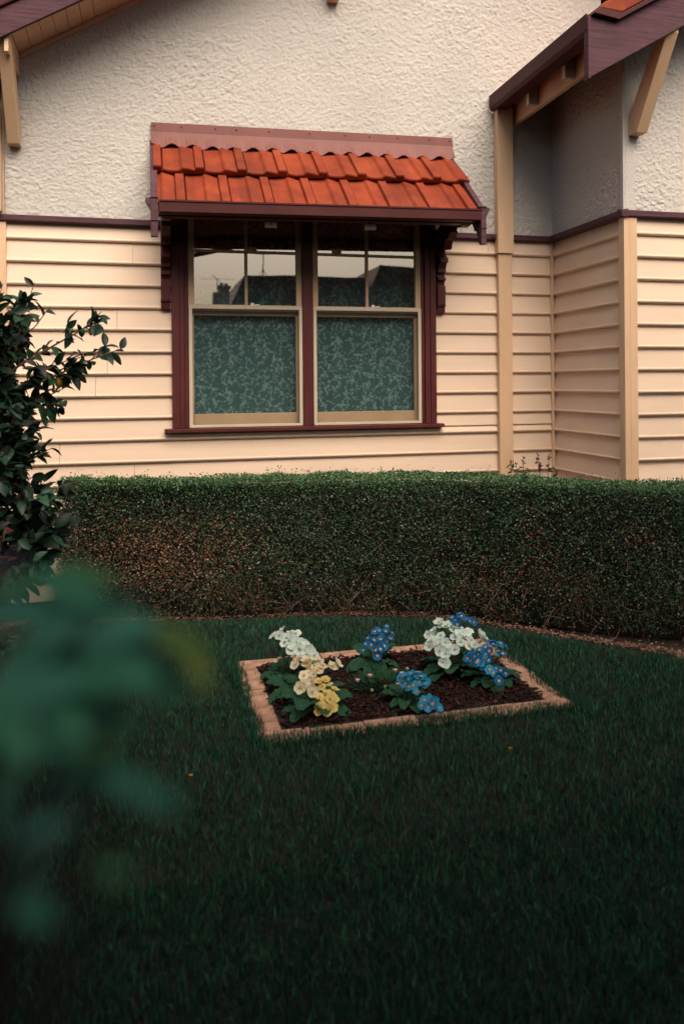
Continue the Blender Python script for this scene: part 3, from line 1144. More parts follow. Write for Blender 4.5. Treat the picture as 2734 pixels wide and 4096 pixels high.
vt.prism([(2.628, 3.735), (2.800, 3.712), (6.0, 3.712 + ws * 3.2), (6.0, 3.758 + ws * 3.2), (2.824, 3.757), (2.66, 3.772)], -1.475, -1.38, 'y')
hb(vt, 'verge_trim', GUTTER, wroof, 0.004)
vc = MB()
vc.prism([(2.668, 3.772), (2.825, 3.762), (6.0, 3.762 + ws * 3.175), (6.0, 3.86 + ws * 3.175), (2.80, 3.868), (2.698, 3.808)], -1.470, -1.25, 'y')
hb(vc, 'verge_tile', TILE, wroof, 0.008)
hb(brace(3.174, 3.256, 3.168, 3.70, -1.006, 0.405), 'brace', TRIM, wroof, 0.003)
del o

# ================================================================== BRICK EDGING OF THE FLOWER BED
def brick(x0, x1, y0, y1, label, rot=0.0):
    cx, cy = (x0 + x1) / 2, (y0 + y1) / 2
    b = MB()
    hx, hy = (x1 - x0) / 2 - 0.002, (y1 - y0) / 2 - 0.002
    zt = random.uniform(-0.003, 0.003)
    n_ = 6
    vs, fs = [], []
    def top(u, v):
        return 0.028 + zt + 0.0025 * math.sin(u * 9 + cx * 50) * math.cos(v * 8 + cy * 40)
    b.box(-hx, hx, -hy, hy, -0.05, 0.007 + zt)
    o_ = b.build('edging_brick', BRICK, None, (0, 0, 0), 0.003)
    o_.location = (cx, cy, 0)
    o_.rotation_euler = (random.uniform(-.015, .015), random.uniform(-.015, .015), rot + random.uniform(-.012, .012))
    tag(o_, label, 'brick', 'bricks edging the flower bed')


ORD = ['first', 'second', 'third', 'fourth', 'fifth', 'sixth', 'seventh']
ly = [-1.60, -1.645, -1.89, -2.045, -2.192, -2.372]
ly = [-1.585, -1.675, -1.89, -2.045, -2.192, -2.366]
for i in range(5):
    brick(0.428, 0.541, ly[i + 1], ly[i], 'tan brick in the left edge of the flower bed, %s from the hedge side' % ORD[i])
fx = [0.428, 0.66, 0.90, 1.14, 1.38, 1.62, 1.895]
for i in range(6):
    brick(fx[i], fx[i + 1], -2.482, -2.370, 'tan brick in the lawn-side front edge of the flower bed, %s from the left' % ORD[i])
bx = [0.428, 0.66, 0.895, 1.125, 1.352, 1.59, 1.895]
for i in range(6):
    brick(bx[i], bx[i + 1], -1.585, -1.473, 'tan brick in the back edge of the flower bed nearest the hedge, %s from left' % ORD[i])
ry = [-1.588, -1.81, -2.066, -2.305, -2.368]
for i in range(4):
    brick(1.785, 1.90, ry[i + 1], ry[i], 'tan brick in the right edge of the flower bed, %s from the hedge side' % ORD[i])
brick(2.76, 2.99, -2.10, -1.99, 'lone brown brick at the lawn edge under the right end of the hedge', -0.5)

# mulch in the bed: bark chips nobody could count
mb_ = MB()
mb_.box(0.535, 1.79, -2.375, -1.58, -0.05, 0.006)
tag(mb_.build('garden_bed_soil', SOIL), None, None, None, 'structure')
N = 7000
pos = np.stack([rng.uniform(0.545, 1.78, N), rng.uniform(-2.365, -1.59, N), rng.uniform(0.004, 0.024, N)], 1)
nrm = rng.normal(0, 0.35, (N, 3)) + np.array([0, 0, 1])
tip = rng.normal(0, 1, (N, 3)) * np.array([1, 1, 0.25])
CHIP_V = [(-.5, 0, 0), (.5, 0, 0), (.4, 1, 0), (-.35, 1, 0), (-.42, .1, .18), (.42, .08, .2), (.3, .92, .2), (-.3, .95, .18)]
CHIP_F = [np.array([(0, 1, 5, 4), (1, 2, 6, 5), (2, 3, 7, 6), (3, 0, 4, 7), (4, 5, 6, 7), (3, 2, 1, 0)])]
scl = np.stack([rng.uniform(0.004, 0.012, N), rng.uniform(0.008, 0.04, N), rng.uniform(0.010, 0.022, N)], 1)
bigc = rng.random(N) < 0.07
scl[bigc] *= np.array([2.0, 1.5, 1.6])
V, F = scatter(CHIP_V, CHIP_F, pos, frames(nrm, tip), scl)
tag(bulk('bark_mulch', V, F, MULCHM), 'dark red bark mulch filling the brick-edged flower bed', 'mulch', None, 'stuff')

# ================================================================== LAWN GRASS
def lawn_points(n, x0, x1, y0, y1):
    p = np.stack([rng.uniform(x0, x1, n), rng.uniform(y0, y1, n)], 1)
    edge = np.interp(p[:, 0], EX, EY) + 0.02 * np.sin(p[:, 0] * 23)
    ok = p[:, 1] < edge - 0.05
    # the turf creeps over the outer part of the bricks on three sides
    cr = 0.25 + vnoise2(p[:, 0] * 7 + 3, p[:, 1] * 7, 4)
    ok &= ~((p[:, 0] > 0.425 + 0.045 * cr) & (p[:, 0] < 1.90 - 0.055 * cr) & (p[:, 1] > -2.485 + 0.075 * cr) & (p[:, 1] < -1.47 - 0.02 * cr))
    # the soil round the lemon tree has no grass
    ok &= ~(((p[:, 0] + 1.0) / 0.75) ** 2 + ((p[:, 1] + 1.3) / 0.85) ** 2 < 1)
    return p[ok]


def grass(P, lmin, lmax):
    n = len(P)
    cl = vnoise2(P[:, 0] * 7, P[:, 1] * 7, 5)
    cl2 = vnoise2(P[:, 0] * 1.8, P[:, 1] * 1.8, 9)
    L = (lmin + (lmax - lmin) * rng.random(n)) * (0.65 + 0.5 * cl + 0.2 * cl2)
    # clipped short along the edge by the hedge
    L *= np.clip(0.38 + (np.interp(P[:, 0], EX, EY) - 0.05 - P[:, 1]) / 0.35, 0.38, 1)
    W = rng.uniform(0.0018, 0.0036, n)
    az = rng.uniform(0, 2 * np.pi, n)
    lean = np.abs(rng.normal(0.25, 0.28, n)) + 0.1 * cl
    d = np.stack([np.cos(az), np.sin(az), np.zeros(n)], 1)
    s = np.stack([-np.sin(az), np.cos(az), np.zeros(n)], 1)
    tw = rng.uniform(-0.8, 0.8, n)[:, None]
    s = s * np.cos(tw) + d * np.sin(tw)
    base = np.stack([P[:, 0], P[:, 1], np.full(n, -0.002)], 1)
    up = np.array([0, 0, 1.0])
    p1 = base + (up * np.cos(lean * 0.5)[:, None] + d * np.sin(lean * 0.5)[:, None]) * (L * 0.5)[:, None]
    p2 = p1 + (up * np.cos(lean * 1.6)[:, None] + d * np.sin(lean * 1.6)[:, None]) * (L * 0.5)[:, None]
    w = W[:, None] * 0.5
    V = np.stack([base - s * w, base + s * w, p1 - s * w * 0.85, p1 + s * w * 0.85, p2], 1).reshape(-1, 3)
    o_ = (np.arange(n) * 5)[:, None]
    Fq = np.array([[0, 1, 3, 2]]) + o_
    Ft = np.array([[2, 3, 4]]) + o_
    return V, [Fq, Ft]


Pn = np.concatenate([
    lawn_points(190000, -1.1, 3.3, -3.3, -0.4),
    lawn_points(60000, -0.9, 1.9, -4.3, -3.3),
    lawn_points(22000, -2.2, 4.8, -6.4, -3.3),
    lawn_points(9000, 3.3, 6.0, -5.0, -2.2),
])
V, F = grass(Pn, 0.024, 0.054)
fr_ = np.concatenate([
    np.stack([rng.uniform(0.40, 1.93, 2000), -2.49 + rng.normal(0, 0.018, 2000)], 1),
    np.stack([0.42 + rng.normal(0, 0.018, 1000), rng.uniform(-2.5, -1.45, 1000)], 1),
    np.stack([1.908 + rng.normal(0, 0.02, 1000), rng.uniform(-2.5, -1.45, 1000)], 1)])
V2, F2 = grass(fr_, 0.030, 0.060)
o_ = len(V)
V = np.concatenate([V, V2])
F = [np.concatenate([F[0], F2[0] + o_]), np.concatenate([F[1], F2[1] + o_])]
tag(bulk('lawn_grass', V, F, GRASSM), 'dark green lawn grass around the flower bed', 'grass', None, 'stuff')

# leaf litter along the foot of the hedge
N = 5200
lx = rng.uniform(-0.9, 3.5, N)
ly_ = np.interp(lx, EX, EY) + np.abs(rng.normal(0.0, 0.055, N)) - 0.05
pos = np.stack([lx, ly_, rng.uniform(0.0, 0.022, N)], 1)
V, F = scatter(DIA_V, DIA_F, pos, frames(rng.normal(0, 0.6, (N, 3)) + [0, -0.2, 1], rng.normal(0, 1, (N, 3)) * [1, 1, 0.3]), np.stack([rng.uniform(0.005, 0.012, N), rng.uniform(0.010, 0.026, N), rng.uniform(0.01, 0.03, N)], 1))
tag(bulk('leaf_litter', V, F, LITTERM), 'dry tan leaves scattered along the foot of the hedge', 'leaf litter', None, 'stuff')

# ================================================================== BOX HEDGE
HF = np.array([(-0.50, -0.55), (-0.12, -0.63), (0.28, -0.735), (0.68, -0.80), (1.09, -0.86), (1.48, -0.985), (1.865, -1.13), (2.19, -1.37), (2.485, -1.61), (2.77, -1.82), (2.92, -1.89), (3.4, -2.12), (4.3, -2.45)])
HK = np.array([(-0.52, -0.27), (-0.13, -0.34), (0.29, -0.46), (0.71, -0.52), (1.16, -0.54), (1.6, -0.58), (2.0, -0.79), (2.345, -1.06), (2.64, -1.34), (2.99, -1.50), (3.19, -1.53), (3.6, -1.75), (4.5, -2.1)])
HTOP = 0.895


def path(P, t):
    d = np.concatenate([[0], np.cumsum(np.linalg.norm(np.diff(P, axis=0), axis=1))])
    d /= d[-1]
    return np.stack([np.interp(t, d, P[:, 0]), np.interp(t, d, P[:, 1])], 1)


def hedge_leaves():
    out = []
    def face(n, kind):
        t = rng.random(n) ** 1.0
        f, k = path(HF, t), path(HK, t)
        e = 0.003
        tan = path(HF, np.minimum(t + e, 1)) - path(HF, np.maximum(t - e, 0))
        tan /= np.linalg.norm(tan, axis=1, keepdims=True)
        nf = np.stack([tan[:, 1], -tan[:, 0], np.zeros(n)], 1)
        if kind == 'front':
            h = rng.random(n) ** 0.9
            z = 0.03 + h * (HTOP - 0.022)
            dep = np.abs(rng.normal(0, 0.034, n))
            lump = 0.04 * (vnoise2(t * 40, h * 7, 4) - 0.5) + 0.05 * (vnoise2(t * 14, h * 2.5, 6) - 0.5)
            low = np.clip(1 - z / 0.30, 0, 1)
            p = np.concatenate([f, z[:, None]], 1) + nf * (lump - dep - 0.06 * low * low)[:, None]
            # rounded upper edge
            rd_ = np.clip((z - (HTOP - 0.05)) / 0.05, 0, 1)
            p -= nf * (0.022 * rd_ ** 2)[:, None]
            nn = nf
        elif kind == 'top':
            s_ = rng.random(n)
            b = f * (1 - s_)[:, None] + k * s_[:, None]
            edge = np.minimum(s_, 1 - s_)
            z = HTOP + 0.032 * (vnoise2(t * 60, s_ * 5, 2) - 0.5) + 0.03 * (vnoise2(t * 11, s_ * 2, 3) - 0.5) - 0.035 * np.clip(1 - edge / 0.12, 0, 1) ** 2 - np.abs(rng.normal(0, 0.018, n))
            spr = rng.random(n) < 0.07
            z = z + spr * rng.uniform(0, 0.05, n) * (vnoise2(t * 80, s_ * 3, 77) > 0.5)
            p = np.concatenate([b, z[:, None]], 1)
            nn = np.tile([0, 0, 1.0], (n, 1))
            h = np.full(n, 2.0)
        elif kind == 'back':
            h = rng.random(n)
            p = np.concatenate([k, (0.03 + h * (HTOP - 0.04))[:, None]], 1) + nf * np.abs(rng.normal(0, 0.03, n))[:, None]
            nn = -nf
            h = h + 0
        else:   # left end
            h = rng.random(n)
            s_ = rng.uniform(-0.12, 1.12, n)
            b = HF[0] * (1 - s_)[:, None] + HK[0] * s_[:, None]
            p = np.concatenate([b, (0.03 + h * (HTOP - 0.02))[:, None]], 1)
            p[:, 0] += rng.normal(0.01, 0.03, n) + 0.05 * (np.abs(s_ - 0.5) * 2) ** 3 + 0.04 * np.clip((h - 0.85) / 0.15, 0, 1) ** 2 - 0.05 * (vnoise2(h * 9, s_ * 4, 8))
            nn = np.tile([-1.0, 0, 0], (n, 1))
            t = t * 0
        return p, nn, t, h
    for n, kind in ((82000, 'front'), (40000, 'top'), (6000, 'back'), (13000, 'end')):
        p, nn, t, h = face(n, kind)
        dens = vnoise2(t * 36, h * 6, 21) * 0.6 + vnoise2(t * 90, h * 15, 22) * 0.4
        keep = np.ones(n, bool)
        if kind == 'front':
            bare = np.clip(1 - h / 0.33, 0, 1)
            big_ = vnoise2(t * 26 + 7, h * 4.2, 61)
            keep = dens + 0.35 * big_ + rng.random(n) * 0.6 > 0.46 + 0.40 * bare
            keep |= (h > 0.62) & (rng.random(n) < 0.85)
        dry = np.zeros(n)
        if kind in ('front', 'end'):
            dry = np.clip(vnoise2(t * 18 + 3, h * 3.2, 33) * 1.5 - 0.85, 0, 1) * 0.6
            dry += 0.75 * np.exp(-((t - 0.10) / 0.11) ** 2 - ((h - 0.45) / 0.26) ** 2)
            dry += 0.20 * np.clip(1 - h / 0.30, 0, 1)
            dry += 0.04
            dry *= np.clip((0.93 - h) / 0.25, 0, 1)
        is_dry = rng.random(n) < dry
        fresh = (rng.random(n) < np.clip((h - 0.80) * 4, 0.03, 0.9))
        mi = np.where(is_dry, 2, np.where(fresh, 1, 0))
        out.append((p[keep], nn[keep], mi[keep]))
    return [np.concatenate(a) for a in zip(*out)]


hp, hn, hm = hedge_leaves()
N = len(hp)
nrm = hn * 0.9 + np.array([0, 0, 0.55]) + rng.normal(0, 0.55, (N, 3))
tip = hn * 0.5 + np.array([0, 0, 0.5]) + rng.normal(0, 0.8, (N, 3))
big = rng.uniform(0.008, 0.019, N)
V, F = scatter(DIA_V, DIA_F, hp, frames(nrm, tip), np.stack([big * rng.uniform(0.5, 0.75, N), big, big], 1))
HO = (1.4, -0.75, 0.0)
hedge = empty('box_hedge', HO)
tag(hedge, 'clipped box hedge with browned leaves running along the house wall', 'hedge')
bulk('foliage', V - np.array(HO), F, [HEDGE_G, HEDGE_TOP, HEDGE_B], hedge, np.repeat(hm, 2))
cr = MB()   # solid core, the hedge's inner shade put into a dark colour
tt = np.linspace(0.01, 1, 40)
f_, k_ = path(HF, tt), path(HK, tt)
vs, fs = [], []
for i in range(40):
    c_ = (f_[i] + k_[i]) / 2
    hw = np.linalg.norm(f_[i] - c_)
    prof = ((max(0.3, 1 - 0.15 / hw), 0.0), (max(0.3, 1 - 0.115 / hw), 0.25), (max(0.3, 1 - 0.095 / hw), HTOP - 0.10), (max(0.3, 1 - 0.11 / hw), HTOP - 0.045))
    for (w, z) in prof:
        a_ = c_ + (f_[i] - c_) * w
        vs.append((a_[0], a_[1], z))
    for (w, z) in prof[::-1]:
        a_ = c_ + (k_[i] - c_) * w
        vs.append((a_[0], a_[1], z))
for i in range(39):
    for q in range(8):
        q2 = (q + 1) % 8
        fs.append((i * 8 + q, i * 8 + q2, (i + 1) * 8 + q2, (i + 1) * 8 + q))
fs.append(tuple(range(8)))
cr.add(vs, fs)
cr.build('dark_core', DARKTWIG, hedge, HO)
tw = MB()
rr = random.Random(5)
for i in range(950):
    t = rr.random()
    p = path(HF, np.array([t]))[0]
    q = path(HK, np.array([t]))[0]
    d = Vector((p[0] - q[0], p[1] - q[1], 0)).normalized()
    h0 = rr.uniform(0.0, 0.25) if rr.random() < 0.6 else rr.uniform(0.1, 0.65)
    back = rr.uniform(0.02, 0.10)
    P = Vector((p[0], p[1], h0)) - d * back
    L = rr.uniform(0.06, 0.24)
    dirv = Vector((rr.uniform(-.5, .5), rr.uniform(-.2, .2), rr.uniform(0.5, 1.0))).normalized() + d * rr.uniform(0, 0.35)
    if rr.random() < 0.2:
        dirv.z *= rr.uniform(-0.5, 0.3)
    pts = [P]
    for k in range(3):
        dirv = (dirv + Vector((rr.uniform(-.4, .4), rr.uniform(-.2, .2), rr.uniform(-.2, .3)))).normalized()
        pts.append(pts[-1] + dirv * L / 3)
    r0 = rr.uniform(0.0010, 0.0024)
    tw.tube(pts, [r0, r0 * 0.85, r0 * 0.65, r0 * 0.4], 4, 0, False)
tw.build('twig', TWIG, hedge, HO)['kind'] = 'stuff'

# ================================================================== PRIMROSES
FLW = {
    'white_left': [(0.586,-1.821,0.240), (0.618,-1.827,0.237), (0.652,-1.848,0.226), (0.678,-1.808,0.247), (0.636,-1.876,0.212), (0.638,-1.800,0.251), (0.702,-1.825,0.238), (0.699,-1.880,0.210), (0.685,-1.862,0.219), (0.661,-1.918,0.191), (0.701,-1.917,0.191), (0.724,-1.888,0.206), (0.678,-1.898,0.201), (0.737,-1.905,0.197), (0.752,-1.928,0.186), (0.767,-1.961,0.170), (0.733,-1.952,0.175)],
    'cream': [(0.704,-2.062,0.185), (0.672,-2.050,0.192), (0.740,-2.069,0.182), (0.765,-2.074,0.179), (0.653,-2.081,0.175), (0.711,-2.086,0.172), (0.780,-2.099,0.165), (0.823,-2.108,0.161), (0.851,-2.097,0.166), (0.719,-2.111,0.159), (0.750,-2.121,0.154), (0.726,-2.140,0.144), (0.682,-2.140,0.144), (0.674,-2.182,0.123), (0.710,-2.175,0.127), (0.702,-2.231,0.100), (0.655,-2.202,0.113)],
    'yellow': [(0.748,-2.228,0.118), (0.737,-2.201,0.133), (0.770,-2.200,0.134), (0.786,-2.220,0.123), (0.802,-2.247,0.108), (0.761,-2.260,0.101), (0.783,-2.271,0.095), (0.750,-2.302,0.080), (0.785,-2.296,0.083), (0.717,-2.324,0.069), (0.772,-2.331,0.065), (0.749,-2.346,0.058), (0.729,-2.274,0.094)],
    'blue_back': [(1.069,-1.818,0.154), (1.119,-1.800,0.162), (1.155,-1.800,0.162), (1.104,-1.841,0.143), (1.158,-1.843,0.142), (1.136,-1.861,0.134), (1.138,-1.747,0.188), (1.162,-1.745,0.189), (1.196,-1.751,0.186), (1.228,-1.764,0.180), (1.168,-1.779,0.173), (1.203,-1.801,0.162), (1.091,-1.784,0.170), (1.046,-1.857,0.136), (1.106,-1.900,0.117), (1.212,-1.720,0.202)],
    'white_right': [(1.416,-1.982,0.217), (1.395,-1.945,0.236), (1.374,-1.982,0.217), (1.393,-2.010,0.202), (1.426,-2.023,0.196), (1.466,-1.930,0.244), (1.440,-1.920,0.250), (1.494,-1.957,0.230), (1.513,-1.985,0.215), (1.551,-1.953,0.232), (1.483,-2.001,0.207), (1.545,-1.999,0.208), (1.582,-1.966,0.225), (1.354,-1.969,0.224), (1.335,-2.039,0.188), (1.357,-2.013,0.201), (1.379,-2.070,0.173), (1.399,-2.090,0.163), (1.433,-2.061,0.177), (1.455,-2.071,0.172), (1.565,-2.057,0.179), (1.563,-2.027,0.194), (1.616,-2.032,0.191), (1.623,-2.001,0.207), (1.646,-2.014,0.200), (1.380,-2.146,0.138), (1.565,-2.079,0.168), (1.504,-2.028,0.193), (1.538,-2.054,0.180)],
    'blue_far': [(1.563,-1.770,0.236), (1.615,-1.767,0.238), (1.572,-1.797,0.223), (1.637,-1.793,0.225), (1.573,-1.819,0.212), (1.650,-1.806,0.218), (1.612,-1.750,0.247)],
    'blue_right': [(1.646,-2.100,0.192), (1.602,-2.113,0.185), (1.610,-2.137,0.172), (1.652,-2.155,0.162), (1.674,-2.157,0.161), (1.525,-2.158,0.160), (1.541,-2.150,0.165), (1.569,-2.166,0.156), (1.494,-2.179,0.149), (1.533,-2.182,0.148), (1.587,-2.185,0.146), (1.542,-2.197,0.140), (1.502,-2.153,0.163), (1.659,-2.115,0.184), (1.702,-2.119,0.181), (1.686,-2.104,0.190), (1.565,-2.126,0.178), (1.485,-2.164,0.157), (1.586,-2.148,0.166), (1.577,-2.254,0.111), (1.619,-2.245,0.116), (1.636,-2.262,0.108), (1.592,-2.277,0.100), (1.568,-2.234,0.121), (1.584,-2.300,0.090), (1.601,-2.231,0.123)],
    'blue_front': [(1.120,-2.288,0.150), (1.158,-2.280,0.155), (1.115,-2.322,0.131), (1.149,-2.337,0.123), (1.183,-2.324,0.130), (1.202,-2.311,0.137), (1.151,-2.364,0.108), (1.198,-2.296,0.146), (1.131,-2.307,0.140), (1.203,-2.332,0.125), (1.182,-2.294,0.147), (1.105,-2.298,0.144), (1.175,-2.408,0.085), (1.204,-2.430,0.074), (1.217,-2.416,0.081), (1.152,-2.433,0.073), (1.226,-2.453,0.063), (1.177,-2.447,0.066), (1.194,-2.408,0.085)],
    'daisy': [(1.035,-2.016,0.060), (1.175,-1.980,0.060), (0.959,-2.058,0.060), (1.196,-2.028,0.060), (1.133,-2.159,0.060), (0.994,-2.190,0.060), (1.067,-2.166,0.060), (1.241,-1.972,0.060)],
}


def flower_mesh(name, petal, eye, r, eye_r, cup=0.25, seed=0, notch=0.12, star=True):
    """five notched, slightly overlapping petals round a star-shaped eye"""
    rr_ = random.Random(seed)
    mb = MB()
    for k in range(5):
        a0 = 2 * math.pi * k / 5 + rr_.uniform(-.08, .08)
        sc = rr_.uniform(0.9, 1.08)
        lift = 0.0006 * k
        rows = []
        for i, rad in enumerate((0.10, 0.45, 0.75, 0.95)):
            w = (0.10, 0.60, 0.78, 0.60)[i]
            row = []
            for j in (-1, -0.5, 0, 0.5, 1):
                rad_ = rad + (-(notch) * (1 - abs(j)) if i == 3 else 0) + (0.05 * (0.5 - abs(abs(j) - 0.5)) if i == 3 else 0)
                an = a0 + j * w
                z = cup * rad_ ** 2 * 0.6 + 0.05 * math.sin(j * 3 + k) * rad + (0.06 * abs(j)) * rad - (0.10 * rad ** 3 if cup < 0.3 else 0)
                row.append((math.cos(an) * rad_ * r * sc, math.sin(an) * rad_ * r * sc, z * r + lift))
            rows.append(row)
        vs = [p for row in rows for p in row]
        fs = []
        for i in range(3):
            for j in range(4):
                fs.append((i * 5 + j, (i + 1) * 5 + j, (i + 1) * 5 + j + 1, i * 5 + j + 1))
        mb.add(vs, fs, 0)
    vs = [(0, 0, 0.0045)]
    m = 10 if star else 10
    for k in range(m):
        a = 2 * math.pi * k / m
        q = eye_r * (1.0 if k % 2 == 0 else (0.62 if star else 0.95))
        vs.append((math.cos(a) * q, math.sin(a) * q, 0.0050))
    mb.add(vs, [(0, k + 1, (k + 1) % m + 1) for k in range(m)], 1)
    mb.ball((0, 0, 0.0045), eye_r * 0.24, 6, 4, 2)
    mb.tube([(0, 0, -0.002), (0, 0, -0.012), (0, 0, -0.020)], [0.0045, 0.0035, 0.002], 6, 2)
    me = bpy.data.meshes.new(name)
    me.from_pydata(mb.v, [], mb.f)
    for mt in (petal, eye, CALYX):
        me.materials.append(mt)
    me.polygons.foreach_set('material_index', np.array(mb.m, dtype=np.int32))
    me.polygons.foreach_set('use_smooth', np.ones(len(me.polygons), dtype=bool))
    me.update()
    return me


def prim_leaf(L, W, seed, droop):
    rr_ = random.Random(seed)
    nl, nw = 12, 6
    vs, fs = [], []
    for i in range(nl + 1):
        t = i / nl
        w = W * (0.16 + 0.84 * (math.sin(math.pi * min(1, 0.10 + 0.86 * t)) ** 0.7)) * (1 if t < 0.93 else 0.6)
        if t < 0.2:
            w = W * (0.14 + 0.9 * t)
        x_ = L * (t - 0.10 * t * t)
        z_ = 0.35 * L * math.sin(t * 1.9) * (1 - droop) - droop * L * 0.5 * t * t
        for j in range(nw + 1):
            s_ = (j / nw - 0.5) * 2
            crk = 0.0035 * math.sin(i * 2.1 + abs(s_) * 5) * (0.3 + abs(s_)) + rr_.uniform(-.0012, .0012)
            edge = 1 + 0.03 * math.sin(i * 2.6 + seed)
            vs.append((s_ * w * 0.5 * edge, x_, z_ + 0.22 * W * abs(s_) ** 1.3 * (1 - 0.8 * t) + crk))
    for i in range(nl):
        for j in range(nw):
            a = i * (nw + 1) + j
            fs.append((a, a + 1, a + nw + 2, a + nw + 1))
    me = bpy.data.meshes.new('leaf')
    me.from_pydata(vs, [], fs)
    me.materials.append(PRIML)
    me.polygons.foreach_set('use_smooth', np.ones(len(me.polygons), dtype=bool))
    me.update()
    return me


CAMDIR = Vector((0, -5.7, 1.5))


def primrose(key, base, label, meshes, nleaf, lsize, seed, tip_out=0.55, lean=0.6):
    root = empty('primrose', (base[0], base[1], 0.012))
    tag(root, label, 'primrose', 'primroses in the brick-edged flower bed')
    rr_ = random.Random(seed)
    F_ = [Vector(p) for p in FLW[key]]
    ex_ = random.Random(seed + 100)
    F_ += [p + Vector((ex_.uniform(-.02, .02), ex_.uniform(-.012, .02), ex_.uniform(-.02, .012))) for p in F_ if ex_.random() < (0.15 if key in ('yellow', 'cream', 'white_left') else 0.4)]
    c_ = sum(F_, Vector()) / len(F_)
    st = MB()
    for i, p in enumerate(F_):
        out = (p - c_)
        out.z *= 0.6
        if out.length > 1e-6:
            out = out / 0.09
        n = Vector((0, 0, 0.55)) + (CAMDIR - p).normalized() * lean + out * tip_out + Vector((rr_.uniform(-.3, .3), rr_.uniform(-.3, .3), rr_.uniform(-.2, .2)))
        n.normalize()
        o_ = bpy.data.objects.new('flower', meshes[i % len(meshes)])
        COL.objects.link(o_)
        o_.parent = root
        o_.location = p - root.location
        q = n.to_track_quat('Z', 'Y')
        o_.rotation_mode = 'QUATERNION'
        o_.rotation_quaternion = q @ Matrix.Rotation(rr_.uniform(0, 6.28), 3, 'Z').to_quaternion()
        s_ = rr_.uniform(0.72, 1.12)
        o_.scale = (s_, s_, s_)
        b0 = Vector((base[0] + rr_.uniform(-.02, .02), base[1] + rr_.uniform(-.02, .02), 0.015))
        e = p - n * 0.018
        mid = (b0 + e) / 2 + Vector((0, 0, 0.02))
        st.tube([b0, mid, e], [0.002, 0.0016, 0.0012], 5, 0, False)
    st.build('stems', STEMG, root, tuple(root.location))
    for k in range(nleaf + 3):
        L = lsize * rr_.uniform(1.0, 1.5)
        me = prim_leaf(L, L * rr_.uniform(0.42, 0.56), seed * 20 + k, rr_.uniform(0.25, 0.75))
        o_ = bpy.data.objects.new('leaf', me)
        COL.objects.link(o_)
        o_.parent = root
        a = 2 * math.pi * (k * 0.381966) + rr_.uniform(-.25, .25)
        o_.location = (math.cos(a + math.pi / 2) * 0.012, math.sin(a + math.pi / 2) * 0.012, 0.006 + 0.002 * k)
        o_.rotation_euler = (rr_.uniform(-0.05, 0.30), rr_.uniform(-.2, .2), a)
    return root


def variants(nm, pet, eye, r, er, **k):
    return [flower_mesh('flower', pet, eye, r * (0.95 + 0.05 * i), er, cup=0.2 + 0.25 * i, seed=nm * 10 + i, **k) for i in range(3)]


FW = variants(1, P_WHITE, EYE_G, 0.031, 0.0068)
FC = variants(2, P_CREAM, EYE_O, 0.029, 0.0095)
FY = variants(3, P_YELLOW, EYE_O, 0.026, 0.0085)
FB = variants(4, P_BLUE, EYE_Y, 0.0245, 0.0080)
FLB = variants(5, P_LBLUE, EYE_O, 0.027, 0.0082)
primrose('white_left', (0.64, -1.80), 'primrose with a trailing row of white flowers at the back left of the bed', FW, 8, 0.115, 1)
primrose('cream', (0.67, -2.02), 'primrose with cream flowers and orange eyes between the white and yellow ones', FC, 8, 0.125, 2)
primrose('yellow', (0.71, -2.22), 'primrose with deep yellow flowers at the front left of the bed', FY, 10, 0.14, 3)
primrose('blue_back', (1.13, -1.77), 'dark blue primrose with yellow eyes standing alone mid back of the bed', FB, 8, 0.12, 4)
primrose('white_right', (1.48, -1.95), 'primrose with a large round head of white flowers on the right', FW, 10, 0.13, 5)
primrose('blue_far', (1.60, -1.72), 'small dark blue primrose peeping up behind the big white one', FB, 6, 0.10, 6)
primrose('blue_right', (1.64, -2.13), 'blue primrose beside the right brick edge with three flower heads', FB + FLB[:1], 10, 0.12, 7)
primrose('blue_front', (1.14, -2.27), 'bright blue primrose with orange eyes at the front centre of the bed', FLB, 9, 0.10, 8)

